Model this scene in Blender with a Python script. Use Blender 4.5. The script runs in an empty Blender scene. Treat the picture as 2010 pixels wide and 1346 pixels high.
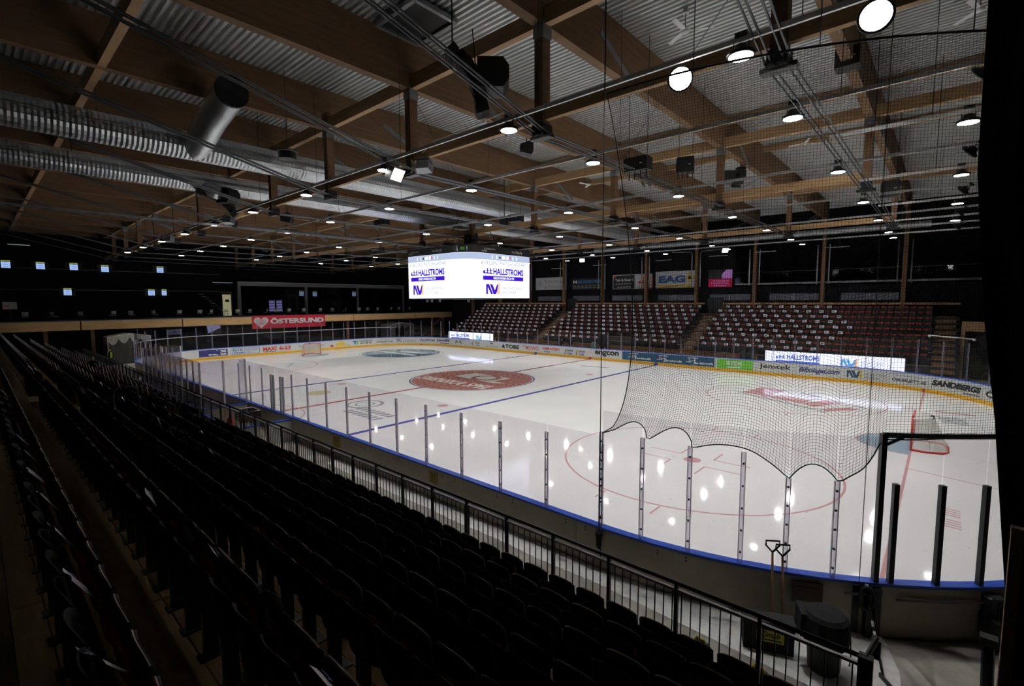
import bpy, bmesh, math, random
from mathutils import Matrix, Vector
random.seed(7)
SC = bpy.context.scene
COL = SC.collection
PI = math.pi

# ------------------------------------------------------------------ camera, world, exposure
CAMPOS = Vector((25.4727, -24.1745, 5.6702))
YAW, PITCH, ROLL = 2.2997, -0.0866, -0.0038
_f = Vector((math.cos(YAW)*math.cos(PITCH), math.sin(YAW)*math.cos(PITCH), math.sin(PITCH)))
_r = Vector((math.sin(YAW), -math.cos(YAW), 0.0))
_u = _r.cross(_f)
_rt = math.cos(ROLL)*_r + math.sin(ROLL)*_u
_up = -math.sin(ROLL)*_r + math.cos(ROLL)*_u
camd = bpy.data.cameras.new('camera')
camd.sensor_width = 36.0
camd.lens = 36.0*947.6449/2010.0
camd.clip_start = 0.05
camd.clip_end = 300
cam = bpy.data.objects.new('camera', camd)
COL.objects.link(cam)
cam.matrix_world = Matrix(((_rt.x, _up.x, -_f.x, CAMPOS.x), (_rt.y, _up.y, -_f.y, CAMPOS.y), (_rt.z, _up.z, -_f.z, CAMPOS.z), (0, 0, 0, 1)))
SC.camera = cam

world = bpy.data.worlds.new('world')
SC.world = world
world.use_nodes = True
world.node_tree.nodes['Background'].inputs[0].default_value = (0.5, 0.55, 0.65, 1)
world.node_tree.nodes['Background'].inputs[1].default_value = 0.0
SC.view_settings.view_transform = 'Standard'
SC.view_settings.look = 'None'
SC.view_settings.gamma = 1.0
SC.view_settings.use_curve_mapping = False
SC.view_settings.exposure = 0.0
SC.cycles.transparent_max_bounces = 28
SC.cycles.use_light_tree = False
SC.cycles.max_bounces = 4
SC.cycles.diffuse_bounces = 3
SC.cycles.glossy_bounces = 3
SC.cycles.transmission_bounces = 2
SC.cycles.use_adaptive_sampling = True
SC.cycles.adaptive_threshold = 0.03
SC.cycles.caustics_reflective = False
SC.cycles.caustics_refractive = False
SC.cycles.sample_clamp_indirect = 12.0

LAMP_W = 330.0        # watts of every high-bay lamp
LED_E = 1.9          # emission of LED walls
LAMP_E = 55.0

# ------------------------------------------------------------------ materials
MATS = {}
def nd(nt, t, **kw):
    n = nt.nodes.new(t)
    for k, v in kw.items():
        setattr(n, k, v)
    return n
def mat(name, col, rough=0.6, metal=0.0, spec=0.5, var=0.0, vscale=3.0, stretch=None, bump=0.0, bscale=40.0, emit=None, estr=0.0, coat=0.0):
    m = bpy.data.materials.new(name)
    m.use_nodes = True
    nt = m.node_tree
    b = nt.nodes['Principled BSDF']
    b.inputs['Base Color'].default_value = (*col, 1)
    b.inputs['Roughness'].default_value = rough
    b.inputs['Metallic'].default_value = metal
    b.inputs['Specular IOR Level'].default_value = spec
    if coat:
        b.inputs['Coat Weight'].default_value = coat
    if emit:
        b.inputs['Emission Color'].default_value = (*emit, 1)
        b.inputs['Emission Strength'].default_value = estr
    if var or bump:
        tc = nd(nt, 'ShaderNodeTexCoord')
        mp = nd(nt, 'ShaderNodeMapping')
        nt.links.new(tc.outputs['Object'], mp.inputs[0])
        if stretch:
            mp.inputs['Scale'].default_value = stretch
    if var:
        nz = nd(nt, 'ShaderNodeTexNoise')
        nz.inputs['Scale'].default_value = vscale
        nz.inputs['Detail'].default_value = 6
        nz.inputs['Roughness'].default_value = 0.65
        nt.links.new(mp.outputs[0], nz.inputs[0])
        cr = nd(nt, 'ShaderNodeValToRGB')
        cr.color_ramp.elements[0].position = 0.3
        cr.color_ramp.elements[1].position = 0.7
        cr.color_ramp.elements[0].color = (*[max(0, c*(1-var)) for c in col], 1)
        cr.color_ramp.elements[1].color = (*[min(1, c*(1+var)) for c in col], 1)
        nt.links.new(nz.outputs['Fac'], cr.inputs[0])
        nt.links.new(cr.outputs[0], b.inputs['Base Color'])
    if bump:
        nz2 = nd(nt, 'ShaderNodeTexNoise')
        nz2.inputs['Scale'].default_value = bscale
        nz2.inputs['Detail'].default_value = 4
        nt.links.new(mp.outputs[0], nz2.inputs[0])
        bp = nd(nt, 'ShaderNodeBump')
        bp.inputs['Strength'].default_value = bump
        bp.inputs['Distance'].default_value = 0.02
        nt.links.new(nz2.outputs['Fac'], bp.inputs['Height'])
        nt.links.new(bp.outputs[0], b.inputs['Normal'])
    MATS[name] = m
    return m
def emis(name, col, strength):
    m = bpy.data.materials.new(name)
    m.use_nodes = True
    nt = m.node_tree
    nt.nodes.remove(nt.nodes['Principled BSDF'])
    e = nd(nt, 'ShaderNodeEmission')
    e.inputs[0].default_value = (*col, 1)
    e.inputs[1].default_value = strength
    nt.links.new(e.outputs[0], nt.nodes['Material Output'].inputs[0])
    m.cycles.emission_sampling = 'FRONT' if name in ('lamp_diffuser', 'led_white', 'flood_diffuser') else 'NONE'
    MATS[name] = m
    return m
def sheer(name, tint, gloss_fac, rough, opaque=None, fac=0.0):
    # clear sheet: tinted transparency, a fresnel sheen and optionally some opaque scatter
    m = bpy.data.materials.new(name)
    m.use_nodes = True
    nt = m.node_tree
    nt.nodes.remove(nt.nodes['Principled BSDF'])
    tr = nd(nt, 'ShaderNodeBsdfTransparent')
    tr.inputs[0].default_value = (*tint, 1)
    gl = nd(nt, 'ShaderNodeBsdfGlossy')
    gl.inputs['Roughness'].default_value = rough
    lw = nd(nt, 'ShaderNodeLayerWeight')
    pw = nd(nt, 'ShaderNodeMath', operation='POWER'); pw.inputs[1].default_value = 4.0
    nt.links.new(lw.outputs['Facing'], pw.inputs[0])
    fr = nd(nt, 'ShaderNodeMath', operation='MULTIPLY_ADD')
    fr.inputs[1].default_value = gloss_fac; fr.inputs[2].default_value = gloss_fac*0.07
    nt.links.new(pw.outputs[0], fr.inputs[0])
    mx = nd(nt, 'ShaderNodeMixShader')
    nt.links.new(fr.outputs[0], mx.inputs[0])
    nt.links.new(tr.outputs[0], mx.inputs[1])
    nt.links.new(gl.outputs[0], mx.inputs[2])
    out = mx
    if opaque:
        df = nd(nt, 'ShaderNodeBsdfDiffuse')
        df.inputs[0].default_value = (*opaque, 1)
        m2 = nd(nt, 'ShaderNodeMixShader')
        m2.inputs[0].default_value = fac
        nt.links.new(mx.outputs[0], m2.inputs[1])
        nt.links.new(df.outputs[0], m2.inputs[2])
        out = m2
    nt.links.new(out.outputs[0], nt.nodes['Material Output'].inputs[0])
    MATS[name] = m
    return m

def ice_mat(name, col, rough=0.06, specks=True):
    m = mat(name, col, rough=rough, spec=0.5)
    nt = m.node_tree
    b = nt.nodes['Principled BSDF']
    b.inputs['IOR'].default_value = 1.31
    tc = nd(nt, 'ShaderNodeTexCoord')
    n1 = nd(nt, 'ShaderNodeTexNoise'); n1.inputs['Scale'].default_value = 0.35; n1.inputs['Detail'].default_value = 5
    nt.links.new(tc.outputs['Object'], n1.inputs[0])
    r1 = nd(nt, 'ShaderNodeValToRGB')
    r1.color_ramp.elements[0].color = (*[c*0.93 for c in col], 1); r1.color_ramp.elements[0].position = 0.3
    r1.color_ramp.elements[1].color = (*col, 1); r1.color_ramp.elements[1].position = 0.7
    nt.links.new(n1.outputs['Fac'], r1.inputs[0])
    last = r1.outputs[0]
    if specks:   # rubber crumbs and skate nicks
        wp = nd(nt, 'ShaderNodeTexNoise'); wp.inputs['Scale'].default_value = 2.0
        nt.links.new(tc.outputs['Object'], wp.inputs[0])
        ad = nd(nt, 'ShaderNodeVectorMath', operation='ADD')
        nt.links.new(tc.outputs['Object'], ad.inputs[0]); nt.links.new(wp.outputs['Color'], ad.inputs[1])
        vo = nd(nt, 'ShaderNodeTexVoronoi'); vo.inputs['Scale'].default_value = 4.2
        mp = nd(nt, 'ShaderNodeMapping'); mp.inputs['Scale'].default_value = (1.0, 1.6, 1.0)
        nt.links.new(ad.outputs[0], mp.inputs[0]); nt.links.new(mp.outputs[0], vo.inputs[0])
        lt = nd(nt, 'ShaderNodeMath', operation='LESS_THAN'); lt.inputs[1].default_value = 0.075
        nt.links.new(vo.outputs['Distance'], lt.inputs[0])
        n2 = nd(nt, 'ShaderNodeTexNoise'); n2.inputs['Scale'].default_value = 0.5
        nt.links.new(tc.outputs['Object'], n2.inputs[0])
        gt = nd(nt, 'ShaderNodeMath', operation='GREATER_THAN'); gt.inputs[1].default_value = 0.44
        nt.links.new(n2.outputs['Fac'], gt.inputs[0])
        mu = nd(nt, 'ShaderNodeMath', operation='MULTIPLY')
        nt.links.new(lt.outputs[0], mu.inputs[0]); nt.links.new(gt.outputs[0], mu.inputs[1])
        mx = nd(nt, 'ShaderNodeMix', data_type='RGBA')
        nt.links.new(mu.outputs[0], mx.inputs[0])
        nt.links.new(last, mx.inputs[6])
        mx.inputs[7].default_value = (0.25, 0.24, 0.22, 1)
        last = mx.outputs[2]
    nt.links.new(last, b.inputs['Base Color'])
    return m

ICE = ice_mat('ice', (0.79, 0.80, 0.79))
ICE_RED = ice_mat('ice_red', (0.40, 0.12, 0.10), specks=False)
ICE_REDL = ice_mat('ice_faded_red', (0.60, 0.34, 0.34), specks=False)
ICE_BLUE = ice_mat('ice_blue', (0.10, 0.10, 0.36), specks=False)
ICE_PALE = ice_mat('ice_pale_blue', (0.34, 0.44, 0.52), specks=False)
ICE_TEAL = ice_mat('ice_slate', (0.16, 0.25, 0.31), specks=False)
ICE_GREY = ice_mat('ice_grey', (0.38, 0.40, 0.42), specks=False)
ICE_WHITE = ice_mat('ice_white', (0.78, 0.77, 0.73), specks=False)
ICE_YEL = ice_mat('ice_olive', (0.55, 0.53, 0.30), specks=False)
WOOD = mat('glulam', (0.185, 0.103, 0.050), 0.75, var=0.22, vscale=2.0, stretch=(1.0, 0.4, 6.0), bump=0.15, bscale=20)
WOODL = mat('pale_timber', (0.44, 0.27, 0.135), 0.7, var=0.2, vscale=2.5, stretch=(0.4, 1, 5), bump=0.1)
EDGEW = mat('brightened_balcony_timber', (0.80, 0.50, 0.22), 0.7, var=0.2, vscale=2.5, stretch=(1, 0.4, 5))  # pale timber brightened in colour to stand for the strong light there
PLANK = mat('tread_plank', (0.23, 0.14, 0.06), 0.8, var=0.35, vscale=1.5, stretch=(0.5, 6, 6), bump=0.1)
PLANKF = mat('bench_plank', (0.26, 0.15, 0.06), 0.7, var=0.25, vscale=2, stretch=(0.5, 5, 5))
DECK = mat('galvanised_deck', (0.64, 0.65, 0.65), 0.36, metal=0.4, var=0.08, vscale=1.2, bump=0.03)
DUCT = mat('spiral_duct_steel', (0.62, 0.65, 0.68), 0.3, metal=0.8, var=0.1, vscale=2)
BLK = mat('black_paint', (0.012, 0.012, 0.013), 0.5)
BLKM = mat('black_steel', (0.03, 0.03, 0.033), 0.35, metal=0.4)
DGREY = mat('dark_grey_paint', (0.035, 0.036, 0.042), 0.6, var=0.1)
WALLM = mat('dark_wall', (0.010, 0.010, 0.013), 0.9, spec=0.1, var=0.15, vscale=0.8)
GREYP = mat('grey_frame_paint', (0.22, 0.23, 0.24), 0.5)
RODM = mat('tension_rod_steel', (0.10, 0.105, 0.115), 0.4, metal=0.5)
STEEL = mat('steel', (0.32, 0.33, 0.35), 0.35, metal=0.7)
ZINC = mat('zinc_bracket', (0.22, 0.235, 0.25), 0.45, metal=0.5, var=0.15)
ALU = mat('aluminium_post', (0.66, 0.65, 0.71), 0.4, metal=0.1)
RAIL = mat('lighting_rail', (0.62, 0.63, 0.64), 0.35, metal=0.6)
BOARDW = mat('board_white', (0.62, 0.63, 0.62), 0.35, var=0.04)
BOARDB = mat('board_back', (0.46, 0.41, 0.32), 0.6, var=0.06)
CAPB = mat('blue_cap', (0.02, 0.10, 0.62), 0.35)
KICK = mat('yellow_kick', (0.80, 0.42, 0.015), 0.35)
CONC = mat('concrete', (0.36, 0.34, 0.30), 0.55, var=0.45, vscale=0.9, bump=0.1)
SNOW = mat('scraped_snow', (0.82, 0.82, 0.80), 0.8, var=0.12, vscale=6, bump=0.6, bscale=30)
GLASS = sheer('rink_glass', (0.935, 0.925, 0.945), 0.3, 0.02)
CLEARP = sheer('clear_channel', (0.88, 0.86, 0.90), 0.2, 0.1, opaque=(0.6, 0.58, 0.66), fac=0.15)
GLASSH = sheer('hazy_bench_glass', (0.93, 0.91, 0.94), 0.5, 0.05, opaque=(0.40, 0.36, 0.44), fac=0.10)
GLASSD = sheer('dark_glass', (0.5, 0.52, 0.55), 0.35, 0.05)
NETM = mat('net_cord', (0.035, 0.032, 0.028), 0.8)
NETW = sheer('goal_netting', (1, 1, 1), 0.0, 0.5, opaque=(0.75, 0.74, 0.68), fac=0.42)
TARPM = mat('pale_tarp', (0.34, 0.34, 0.28), 0.5, var=0.3, vscale=5, bump=0.4, bscale=12)
TARPD = mat('grey_tarp', (0.05, 0.05, 0.042), 0.6, var=0.25, vscale=3)
RED = mat('red_paint', (0.55, 0.035, 0.03), 0.4)
BANRED = mat('banner_red', (0.72, 0.025, 0.055), 0.6)
WHITE = mat('white_print', (0.80, 0.80, 0.79), 0.6)
PAPER = mat('white_paper', (0.75, 0.75, 0.78), 0.7)
BLACKP = mat('black_print', (0.02, 0.02, 0.022), 0.5)
NAVYP = mat('navy_print', (0.035, 0.035, 0.18), 0.5)
BLUEP = mat('blue_print', (0.03, 0.18, 0.55), 0.5)
REDP = mat('red_print', (0.65, 0.05, 0.04), 0.5)
GREENP = mat('green_print', (0.16, 0.55, 0.06), 0.5)
TEALP = mat('petrol_print', (0.018, 0.085, 0.16), 0.5)
YELP = mat('yellow_print', (0.75, 0.52, 0.05), 0.5)
GREYPR = mat('grey_print', (0.28, 0.28, 0.29), 0.5)
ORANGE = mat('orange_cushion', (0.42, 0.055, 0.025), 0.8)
NAVYC = mat('navy_cushion', (0.03, 0.035, 0.07), 0.8)
SHELL = mat('seat_shell', (0.020, 0.018, 0.017), 0.7, spec=0.15)
SHELLG = mat('seat_shell_grey', (0.026, 0.026, 0.03), 0.5)
PLY = mat('plywood_edge', (0.30, 0.20, 0.11), 0.5)
SKIN = mat('skin', (0.48, 0.27, 0.19), 0.6)
HAIR = mat('hair', (0.04, 0.025, 0.015), 0.7)
CLOTH = mat('black_cloth', (0.018, 0.018, 0.02), 0.9, var=0.2, vscale=8)
CURT = mat('black_curtain', (0.006, 0.006, 0.006), 0.95)
HIVIS = mat('hi_vis_cloth', (0.45, 0.75, 0.02), 0.7, emit=(0.45, 0.8, 0.02), estr=0.0)
YELSIGN = mat('worn_yellow_plate', (0.42, 0.30, 0.05), 0.6, var=0.25, vscale=9)
BROWNP = mat('brown_plate', (0.075, 0.045, 0.02), 0.6, var=0.3, vscale=8)
GREENS = mat('green_plastic', (0.03, 0.30, 0.14), 0.5)
PALECH = mat('pale_chair', (0.40, 0.40, 0.37), 0.6)
LAMPF = emis('lamp_diffuser', (1.0, 0.97, 0.92), LAMP_E)
FLOODF = emis('flood_diffuser', (1.0, 0.93, 0.82), 7.0)
LEDW = emis('led_white', (0.70, 0.76, 1.0), LED_E)
LEDG = emis('led_grey', (0.50, 0.60, 0.82), 0.95)
LEDB = emis('led_blue', (0.06, 0.01, 0.62), 1.0)
LEDT = emis('led_text', (0.10, 0.08, 0.30), 1.0)
LEDGY = emis('led_grey_text', (0.30, 0.30, 0.38), 1.0)
LEDO = emis('led_cream', (0.95, 0.62, 0.36), 1.0)
LEDP = emis('led_purple', (0.22, 0.10, 0.40), 1.0)
LEDC = emis('led_cyan', (0.16, 0.45, 0.85), 1.1)
LEDR = emis('led_red', (0.75, 0.12, 0.2), 1.0)
LEDH = emis('led_banner_blue', (0.09, 0.16, 0.72), 1.0)
TVM = emis('tv_picture', (0.42, 0.62, 1.0), 0.8)
TVY = emis('tv_bar', (0.55, 0.62, 0.05), 0.5)
WARM = emis('warm_room', (0.75, 0.72, 0.42), 0.32)
TUBE = emis('strip_tube', (0.75, 0.85, 0.72), 0.55)
TUBE2 = emis('blue_strip', (0.55, 0.62, 0.85), 0.5)
POSTL = emis('poster_screen', (0.55, 0.03, 0.08), 0.35)
POSTP = emis('poster_screen_pink', (0.45, 0.20, 0.55), 0.5)
EXITG = emis('exit_green', (0.02, 0.6, 0.25), 0.6)

# ------------------------------------------------------------------ mesh helpers
class MB:
    def __init__(s):
        s.v = []; s.f = []; s.m = []; s.cur = 0
    def quad(s, a, b, c, d):
        n = len(s.v); s.v += [a, b, c, d]; s.f.append((n, n+1, n+2, n+3)); s.m.append(s.cur)
    def poly(s, pts):
        n = len(s.v); s.v += list(pts); s.f.append(tuple(range(n, n+len(pts)))); s.m.append(s.cur)
    def box(s, c, d, M=None):
        x, y, z = d[0]/2, d[1]/2, d[2]/2
        n = len(s.v)
        for p in ((-x,-y,-z),(x,-y,-z),(x,y,-z),(-x,y,-z),(-x,-y,z),(x,-y,z),(x,y,z),(-x,y,z)):
            p = Vector(p)
            if M is not None: p = M @ p
            s.v.append(tuple(p+Vector(c)))
        for f in ((3,2,1,0),(4,5,6,7),(0,1,5,4),(1,2,6,5),(2,3,7,6),(3,0,4,7)):
            s.f.append(tuple(n+i for i in f)); s.m.append(s.cur)
        return s
    def b2(s, lo, hi):
        return s.box([(lo[i]+hi[i])/2 for i in range(3)], [abs(hi[i]-lo[i]) for i in range(3)])
    def tube(s, pts, r, n=6, cap=True):
        pts = [Vector(p) for p in pts]
        rr = r if isinstance(r, (list, tuple)) else [r]*len(pts)
        base = len(s.v)
        prev = None
        for i, p in enumerate(pts):
            t = (pts[min(i+1, len(pts)-1)]-pts[max(i-1, 0)]).normalized()
            a = Vector((0,0,1)) if abs(t.z) < 0.95 else Vector((1,0,0))
            u = t.cross(a).normalized() if prev is None else (prev-t*prev.dot(t)).normalized()
            prev = u
            w = t.cross(u)
            for k in range(n):
                an = 2*PI*k/n
                s.v.append(tuple(p+rr[i]*(math.cos(an)*u+math.sin(an)*w)))
        for i in range(len(pts)-1):
            for k in range(n):
                a = base+i*n+k; b = base+i*n+(k+1) % n
                s.f.append((a, b, b+n, a+n)); s.m.append(s.cur)
        if cap:
            s.f.append(tuple(base+k for k in reversed(range(n)))); s.m.append(s.cur)
            e = base+(len(pts)-1)*n
            s.f.append(tuple(e+k for k in range(n))); s.m.append(s.cur)
        return s
    def lathe(s, prof, n=16, c=(0,0,0), M=None, cap=True):
        base = len(s.v)
        for r, z in prof:
            for k in range(n):
                a = 2*PI*k/n
                p = Vector((r*math.cos(a), r*math.sin(a), z))
                if M is not None: p = M @ p
                s.v.append(tuple(p+Vector(c)))
        for i in range(len(prof)-1):
            for k in range(n):
                a = base+i*n+k; b = base+i*n+(k+1) % n
                s.f.append((a, b, b+n, a+n)); s.m.append(s.cur)
        if cap:
            s.f.append(tuple(base+k for k in reversed(range(n)))); s.m.append(s.cur)
            e = base+(len(prof)-1)*n
            s.f.append(tuple(e+k for k in range(n))); s.m.append(s.cur)
        return s
    def prism(s, poly, h0, h1, axis='z', M=None):
        # extrude a 2D outline along an axis
        def P(a, b, h):
            p = {'z': (a, b, h), 'y': (a, h, b), 'x': (h, a, b)}[axis]
            return tuple(M @ Vector(p)) if M is not None else p
        n = len(poly); b0 = len(s.v)
        s.v += [P(a, b, h0) for a, b in poly]+[P(a, b, h1) for a, b in poly]
        s.f.append(tuple(b0+i for i in reversed(range(n)))); s.m.append(s.cur)
        s.f.append(tuple(b0+n+i for i in range(n))); s.m.append(s.cur)
        for i in range(n):
            j = (i+1) % n
            s.f.append((b0+i, b0+j, b0+n+j, b0+n+i)); s.m.append(s.cur)
        return s
    def mesh(s, name, mats, smooth=False):
        me = bpy.data.meshes.new(name)
        me.from_pydata(s.v, [], s.f)
        for m in (mats if isinstance(mats, (list, tuple)) else [mats]):
            me.materials.append(m)
        if any(s.m):
            me.polygons.foreach_set('material_index', s.m)
        if smooth:
            me.polygons.foreach_set('use_smooth', [True]*len(s.f))
        me.update()
        return me
    def build(s, name, mats, parent=None, smooth=False):
        return put(name, s.mesh(name, mats, smooth), parent)
def put(name, me, parent=None, loc=None, rotz=None):
    o = bpy.data.objects.new(name, me)
    COL.objects.link(o)
    if parent is not None: o.parent = parent
    if loc is not None: o.location = loc
    if rotz is not None: o.rotation_euler = (0, 0, rotz)
    return o
def tag(o, label, cat, group=None):
    o['label'] = label; o['category'] = cat
    if group: o['group'] = group
    return o
def thing(name, label, cat, loc=(0,0,0), rotz=0.0, group=None):
    o = bpy.data.objects.new(name, None)
    COL.objects.link(o)
    o.empty_display_size = 0.1
    o.location = loc; o.rotation_euler = (0, 0, rotz)
    return tag(o, label, cat, group)
def struct(o):
    o['kind'] = 'structure'; return o
def dup(root, loc, rotz=0.0, label=None, group=None):
    r = root.copy(); COL.objects.link(r); r.location = loc; r.rotation_euler = (0, 0, rotz)
    if label: r['label'] = label
    if group: r['group'] = group
    for ch in list(root.children):
        c = ch.copy(); COL.objects.link(c); c.parent = r
        for g in list(ch.children):
            d = g.copy(); COL.objects.link(d); d.parent = c
    return r
def Rz(a): return Matrix.Rotation(a, 3, 'Z')
def Rx(a): return Matrix.Rotation(a, 3, 'X')
def Ry(a): return Matrix.Rotation(a, 3, 'Y')

# lettering: outline of a string as flat triangles, fitted to a width and height
_TX = {}
def text2d(s, bold=0.0, shear=0.0, space=1.0):
    key = (s, bold, shear, space)
    if key in _TX: return _TX[key]
    cu = bpy.data.curves.new('t', 'FONT')
    cu.body = s; cu.offset = bold; cu.shear = shear; cu.space_character = space
    cu.resolution_u = 3; cu.fill_mode = 'FRONT' if False else cu.fill_mode
    ob = bpy.data.objects.new('t', cu)
    COL.objects.link(ob)
    dg = bpy.context.evaluated_depsgraph_get()
    me = bpy.data.meshes.new_from_object(ob.evaluated_get(dg))
    vs = [(v.co.x, v.co.y) for v in me.vertices]
    fs = [tuple(p.vertices) for p in me.polygons]
    bpy.data.objects.remove(ob); bpy.data.curves.remove(cu); bpy.data.meshes.remove(me)
    if not vs: vs = [(0, 0)]
    x0 = min(v[0] for v in vs); x1 = max(v[0] for v in vs)
    y0 = min(v[1] for v in vs); y1 = max(v[1] for v in vs)
    vs = [((a-x0)/max(1e-6, x1-x0), (b-y0)/max(1e-6, y1-y0)) for a, b in vs]
    _TX[key] = (vs, fs)
    return _TX[key]
def letter(mb, s, x0, x1, z0, z1, F, bold=0.0, shear=0.0, space=1.0):
    # F maps plane coordinates (a along, b up) to a world point
    vs, fs = text2d(s, bold, shear, space)
    n = len(mb.v)
    mb.v += [F(x0+(x1-x0)*a, z0+(z1-z0)*b) for a, b in vs]
    for f in fs:
        mb.f.append(tuple(n+i for i in f)); mb.m.append(mb.cur)
def flat(mb, poly, F):
    mb.poly([F(a, b) for a, b in poly])
def rect(a0, a1, b0, b1, k=1):
    if k <= 1: return [(a0, b0), (a1, b0), (a1, b1), (a0, b1)]
    return [(a0+(a1-a0)*i/k, b0) for i in range(k+1)]+[(a1-(a1-a0)*i/k, b1) for i in range(k+1)]

# ------------------------------------------------------------------ rink outline (rounded rectangle), s runs clockwise from the left end
LH, WH, RR = 28.7, 15.8, 8.2
_A, _C, _B = 2*(WH-RR), PI*RR/2, 2*(LH-RR)
PER = 2*(_A+_B)+4*_C
def PS(s, off=0.0):
    s = s % PER
    cx, cy = LH-RR, WH-RR
    R = RR+off
    segs = (_A, _C, _B, _C, _A, _C, _B, _C)
    i = 0
    while s >= segs[i] and i < 7:
        s -= segs[i]; i += 1
    if i == 0: return (-LH-off, -cy+s)
    if i == 1: t = s/RR; return (-cx-R*math.cos(t), cy+R*math.sin(t))
    if i == 2: return (-cx+s, WH+off)
    if i == 3: t = s/RR; return (cx+R*math.sin(t), cy+R*math.cos(t))
    if i == 4: return (LH+off, cy-s)
    if i == 5: t = s/RR; return (cx+R*math.cos(t), -cy-R*math.sin(t))
    if i == 6: return (cx-s, -WH-off)
    t = s/RR; return (-cx-R*math.sin(t), -cy-R*math.cos(t))
S_FAR = _A+_C                 # far side begins at x = -20.5
S_REND = S_FAR+_B+_C          # right end begins
S_NEAR = S_REND+_A+_C         # near side begins at x = 20.5
def s_far(x): return S_FAR+x+(LH-RR)
def s_near(x): return S_NEAR+(LH-RR)-x
def steps(s0, s1):
    # finer on the corners
    n = max(1, int(math.ceil((s1-s0)/0.5)))
    return [s0+(s1-s0)*i/n for i in range(n+1)]
def sweep(mb, prof, s0, s1, ends=True):
    ss = steps(s0, s1); n = len(prof); base = len(mb.v)
    for s in ss:
        for off, z in prof:
            x, y = PS(s, off); mb.v.append((x, y, z))
    for i in range(len(ss)-1):
        for k in range(n):
            a = base+i*n+k; b = base+i*n+(k+1) % n
            mb.f.append((a, b, b+n, a+n)); mb.m.append(mb.cur)
    if ends:
        mb.f.append(tuple(base+k for k in reversed(range(n)))); mb.m.append(mb.cur)
        e = base+(len(ss)-1)*n
        mb.f.append(tuple(e+k for k in range(n))); mb.m.append(mb.cur)
    return mb
def ring_pts(off, n=200):
    return [PS(PER*i/n, off) for i in range(n)]

# ------------------------------------------------------------------ setting: floor, walls, ceiling
XL, XR, YN, YF, ZC = -42.0, 38.0, -28.2, 28.0, 13.85
FZ = 0.18
mb = MB()
N = 200
inner = ring_pts(0.06, N)
outer = []
for x, y in inner:
    k = min(abs((XR if x > 0 else XL)/x) if abs(x) > 1e-6 else 1e9, abs((YF if y > 0 else YN)/y) if abs(y) > 1e-6 else 1e9)
    outer.append((x*k, y*k))
for i in range(N):
    j = (i+1) % N
    mb.poly([(*inner[i], FZ), (*inner[j], FZ), (*outer[j], FZ), (*outer[i], FZ)])
    # close the four hall corners
    if abs(outer[i][0]-outer[j][0]) > 1e-3 and abs(outer[i][1]-outer[j][1]) > 1e-3:
        cx = XR if outer[i][0] > 0 else XL; cy = YF if outer[i][1] > 0 else YN
        mb.poly([(*outer[i], FZ), (*outer[j], FZ), (cx, cy, FZ)])
    mb.poly([(*inner[j], FZ), (*inner[i], FZ), (*inner[i], -0.1), (*inner[j], -0.1)])
struct(mb.build('floor', CONC))

def wallbox(name, lo, hi, m=WALLM):
    return struct(MB().b2(lo, hi).build(name, m))
wallbox('wall_left', (XL-0.3, YN, 0), (XL, YF, ZC+0.3))
wallbox('wall_right', (XR, YN, 0), (XR+0.3, YF, ZC+0.3))
wallbox('wall_near', (XL, YN-0.3, 0), (XR, YN, ZC+0.3))
wall_far = wallbox('wall_far', (XL, YF, 0), (XR, YF+0.3, ZC+0.3))

# corrugated roof deck: ribs run along the rink
mb = MB()
pitch = 0.20; y = YN
while y < YF:
    y0, y1, y2, y3, y4 = y, y+0.05, y+0.075, y+0.145, y+0.17
    z0, z1 = ZC, ZC+0.085
    x0, x1 = XL, XR
    for (a, za), (b, zb) in (((y0, z0), (y1, z0)), ((y1, z0), (y2, z1)), ((y2, z1), (y3, z1)), ((y3, z1), (y4, z0)), ((y4, z0), (y+pitch, z0))):
        mb.quad((x0, a, za), (x0, b, zb), (x1, b, zb), (x1, a, za))
    y += pitch
ceiling = struct(mb.build('ceiling', DECK))
MB().b2((XL, YN, ZC+0.09), (XR, YF, ZC+0.25)).build('roof_slab', DGREY, ceiling)

# glulam frames: beams across the rink with hanger posts, tension rods, ties
TX = [23.05-5.36*i for i in range(13)]           # frame positions along the rink
POSTY = (-14.29, -1.42, 11.45)
BZ0, BZ1, PZ = 12.4, ZC, 9.9                     # beam underside, beam top, hanger foot
beam_me = MB().b2((-0.14, YN, BZ0), (0.14, YF-3.4, BZ1)).mesh('roof_beam', WOOD)
post_me = MB().b2((-0.13, -0.15, PZ), (0.13, 0.15, BZ0)).mesh('hanger_post', WOOD)
mbs = MB()
mbs.b2((-0.17, -0.19, PZ-0.14), (0.17, 0.19, PZ+0.16))
mbs.b2((-0.3, -0.11, PZ-0.18), (0.3, 0.11, PZ-0.1))
shoe_me = mbs.mesh('post_shoe', BLKM)
cap_me = MB().b2((-0.16, -0.17, BZ0-0.3), (0.16, 0.17, BZ0+0.12)).mesh('post_head_plate', ZINC)
tie_me = MB().b2((-5.36+0.14, -0.1, 0), (-0.14, 0.1, 0.42)).mesh('tie_beam', WOODL)
tie2_me = MB().b2((-5.36+0.14, -0.07, 0), (-0.14, 0.07, 0.3)).mesh('lower_tie', WOODL)
TIEY = (-21.2, -14.29, -1.42, 11.45)
rods = MB()
ys = [YN+1.2, POSTY[0], POSTY[1], POSTY[2], 23.0]
zs = [12.9, PZ-0.06, PZ-0.06, PZ-0.06, 12.9]
for dx in (-0.2, -0.1, 0.1, 0.2):
    rods.tube([(dx, a, b) for a, b in zip(ys, zs)], 0.022, 6)
rod_me = rods.mesh('tension_rod', RODM)
strap = MB()
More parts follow.
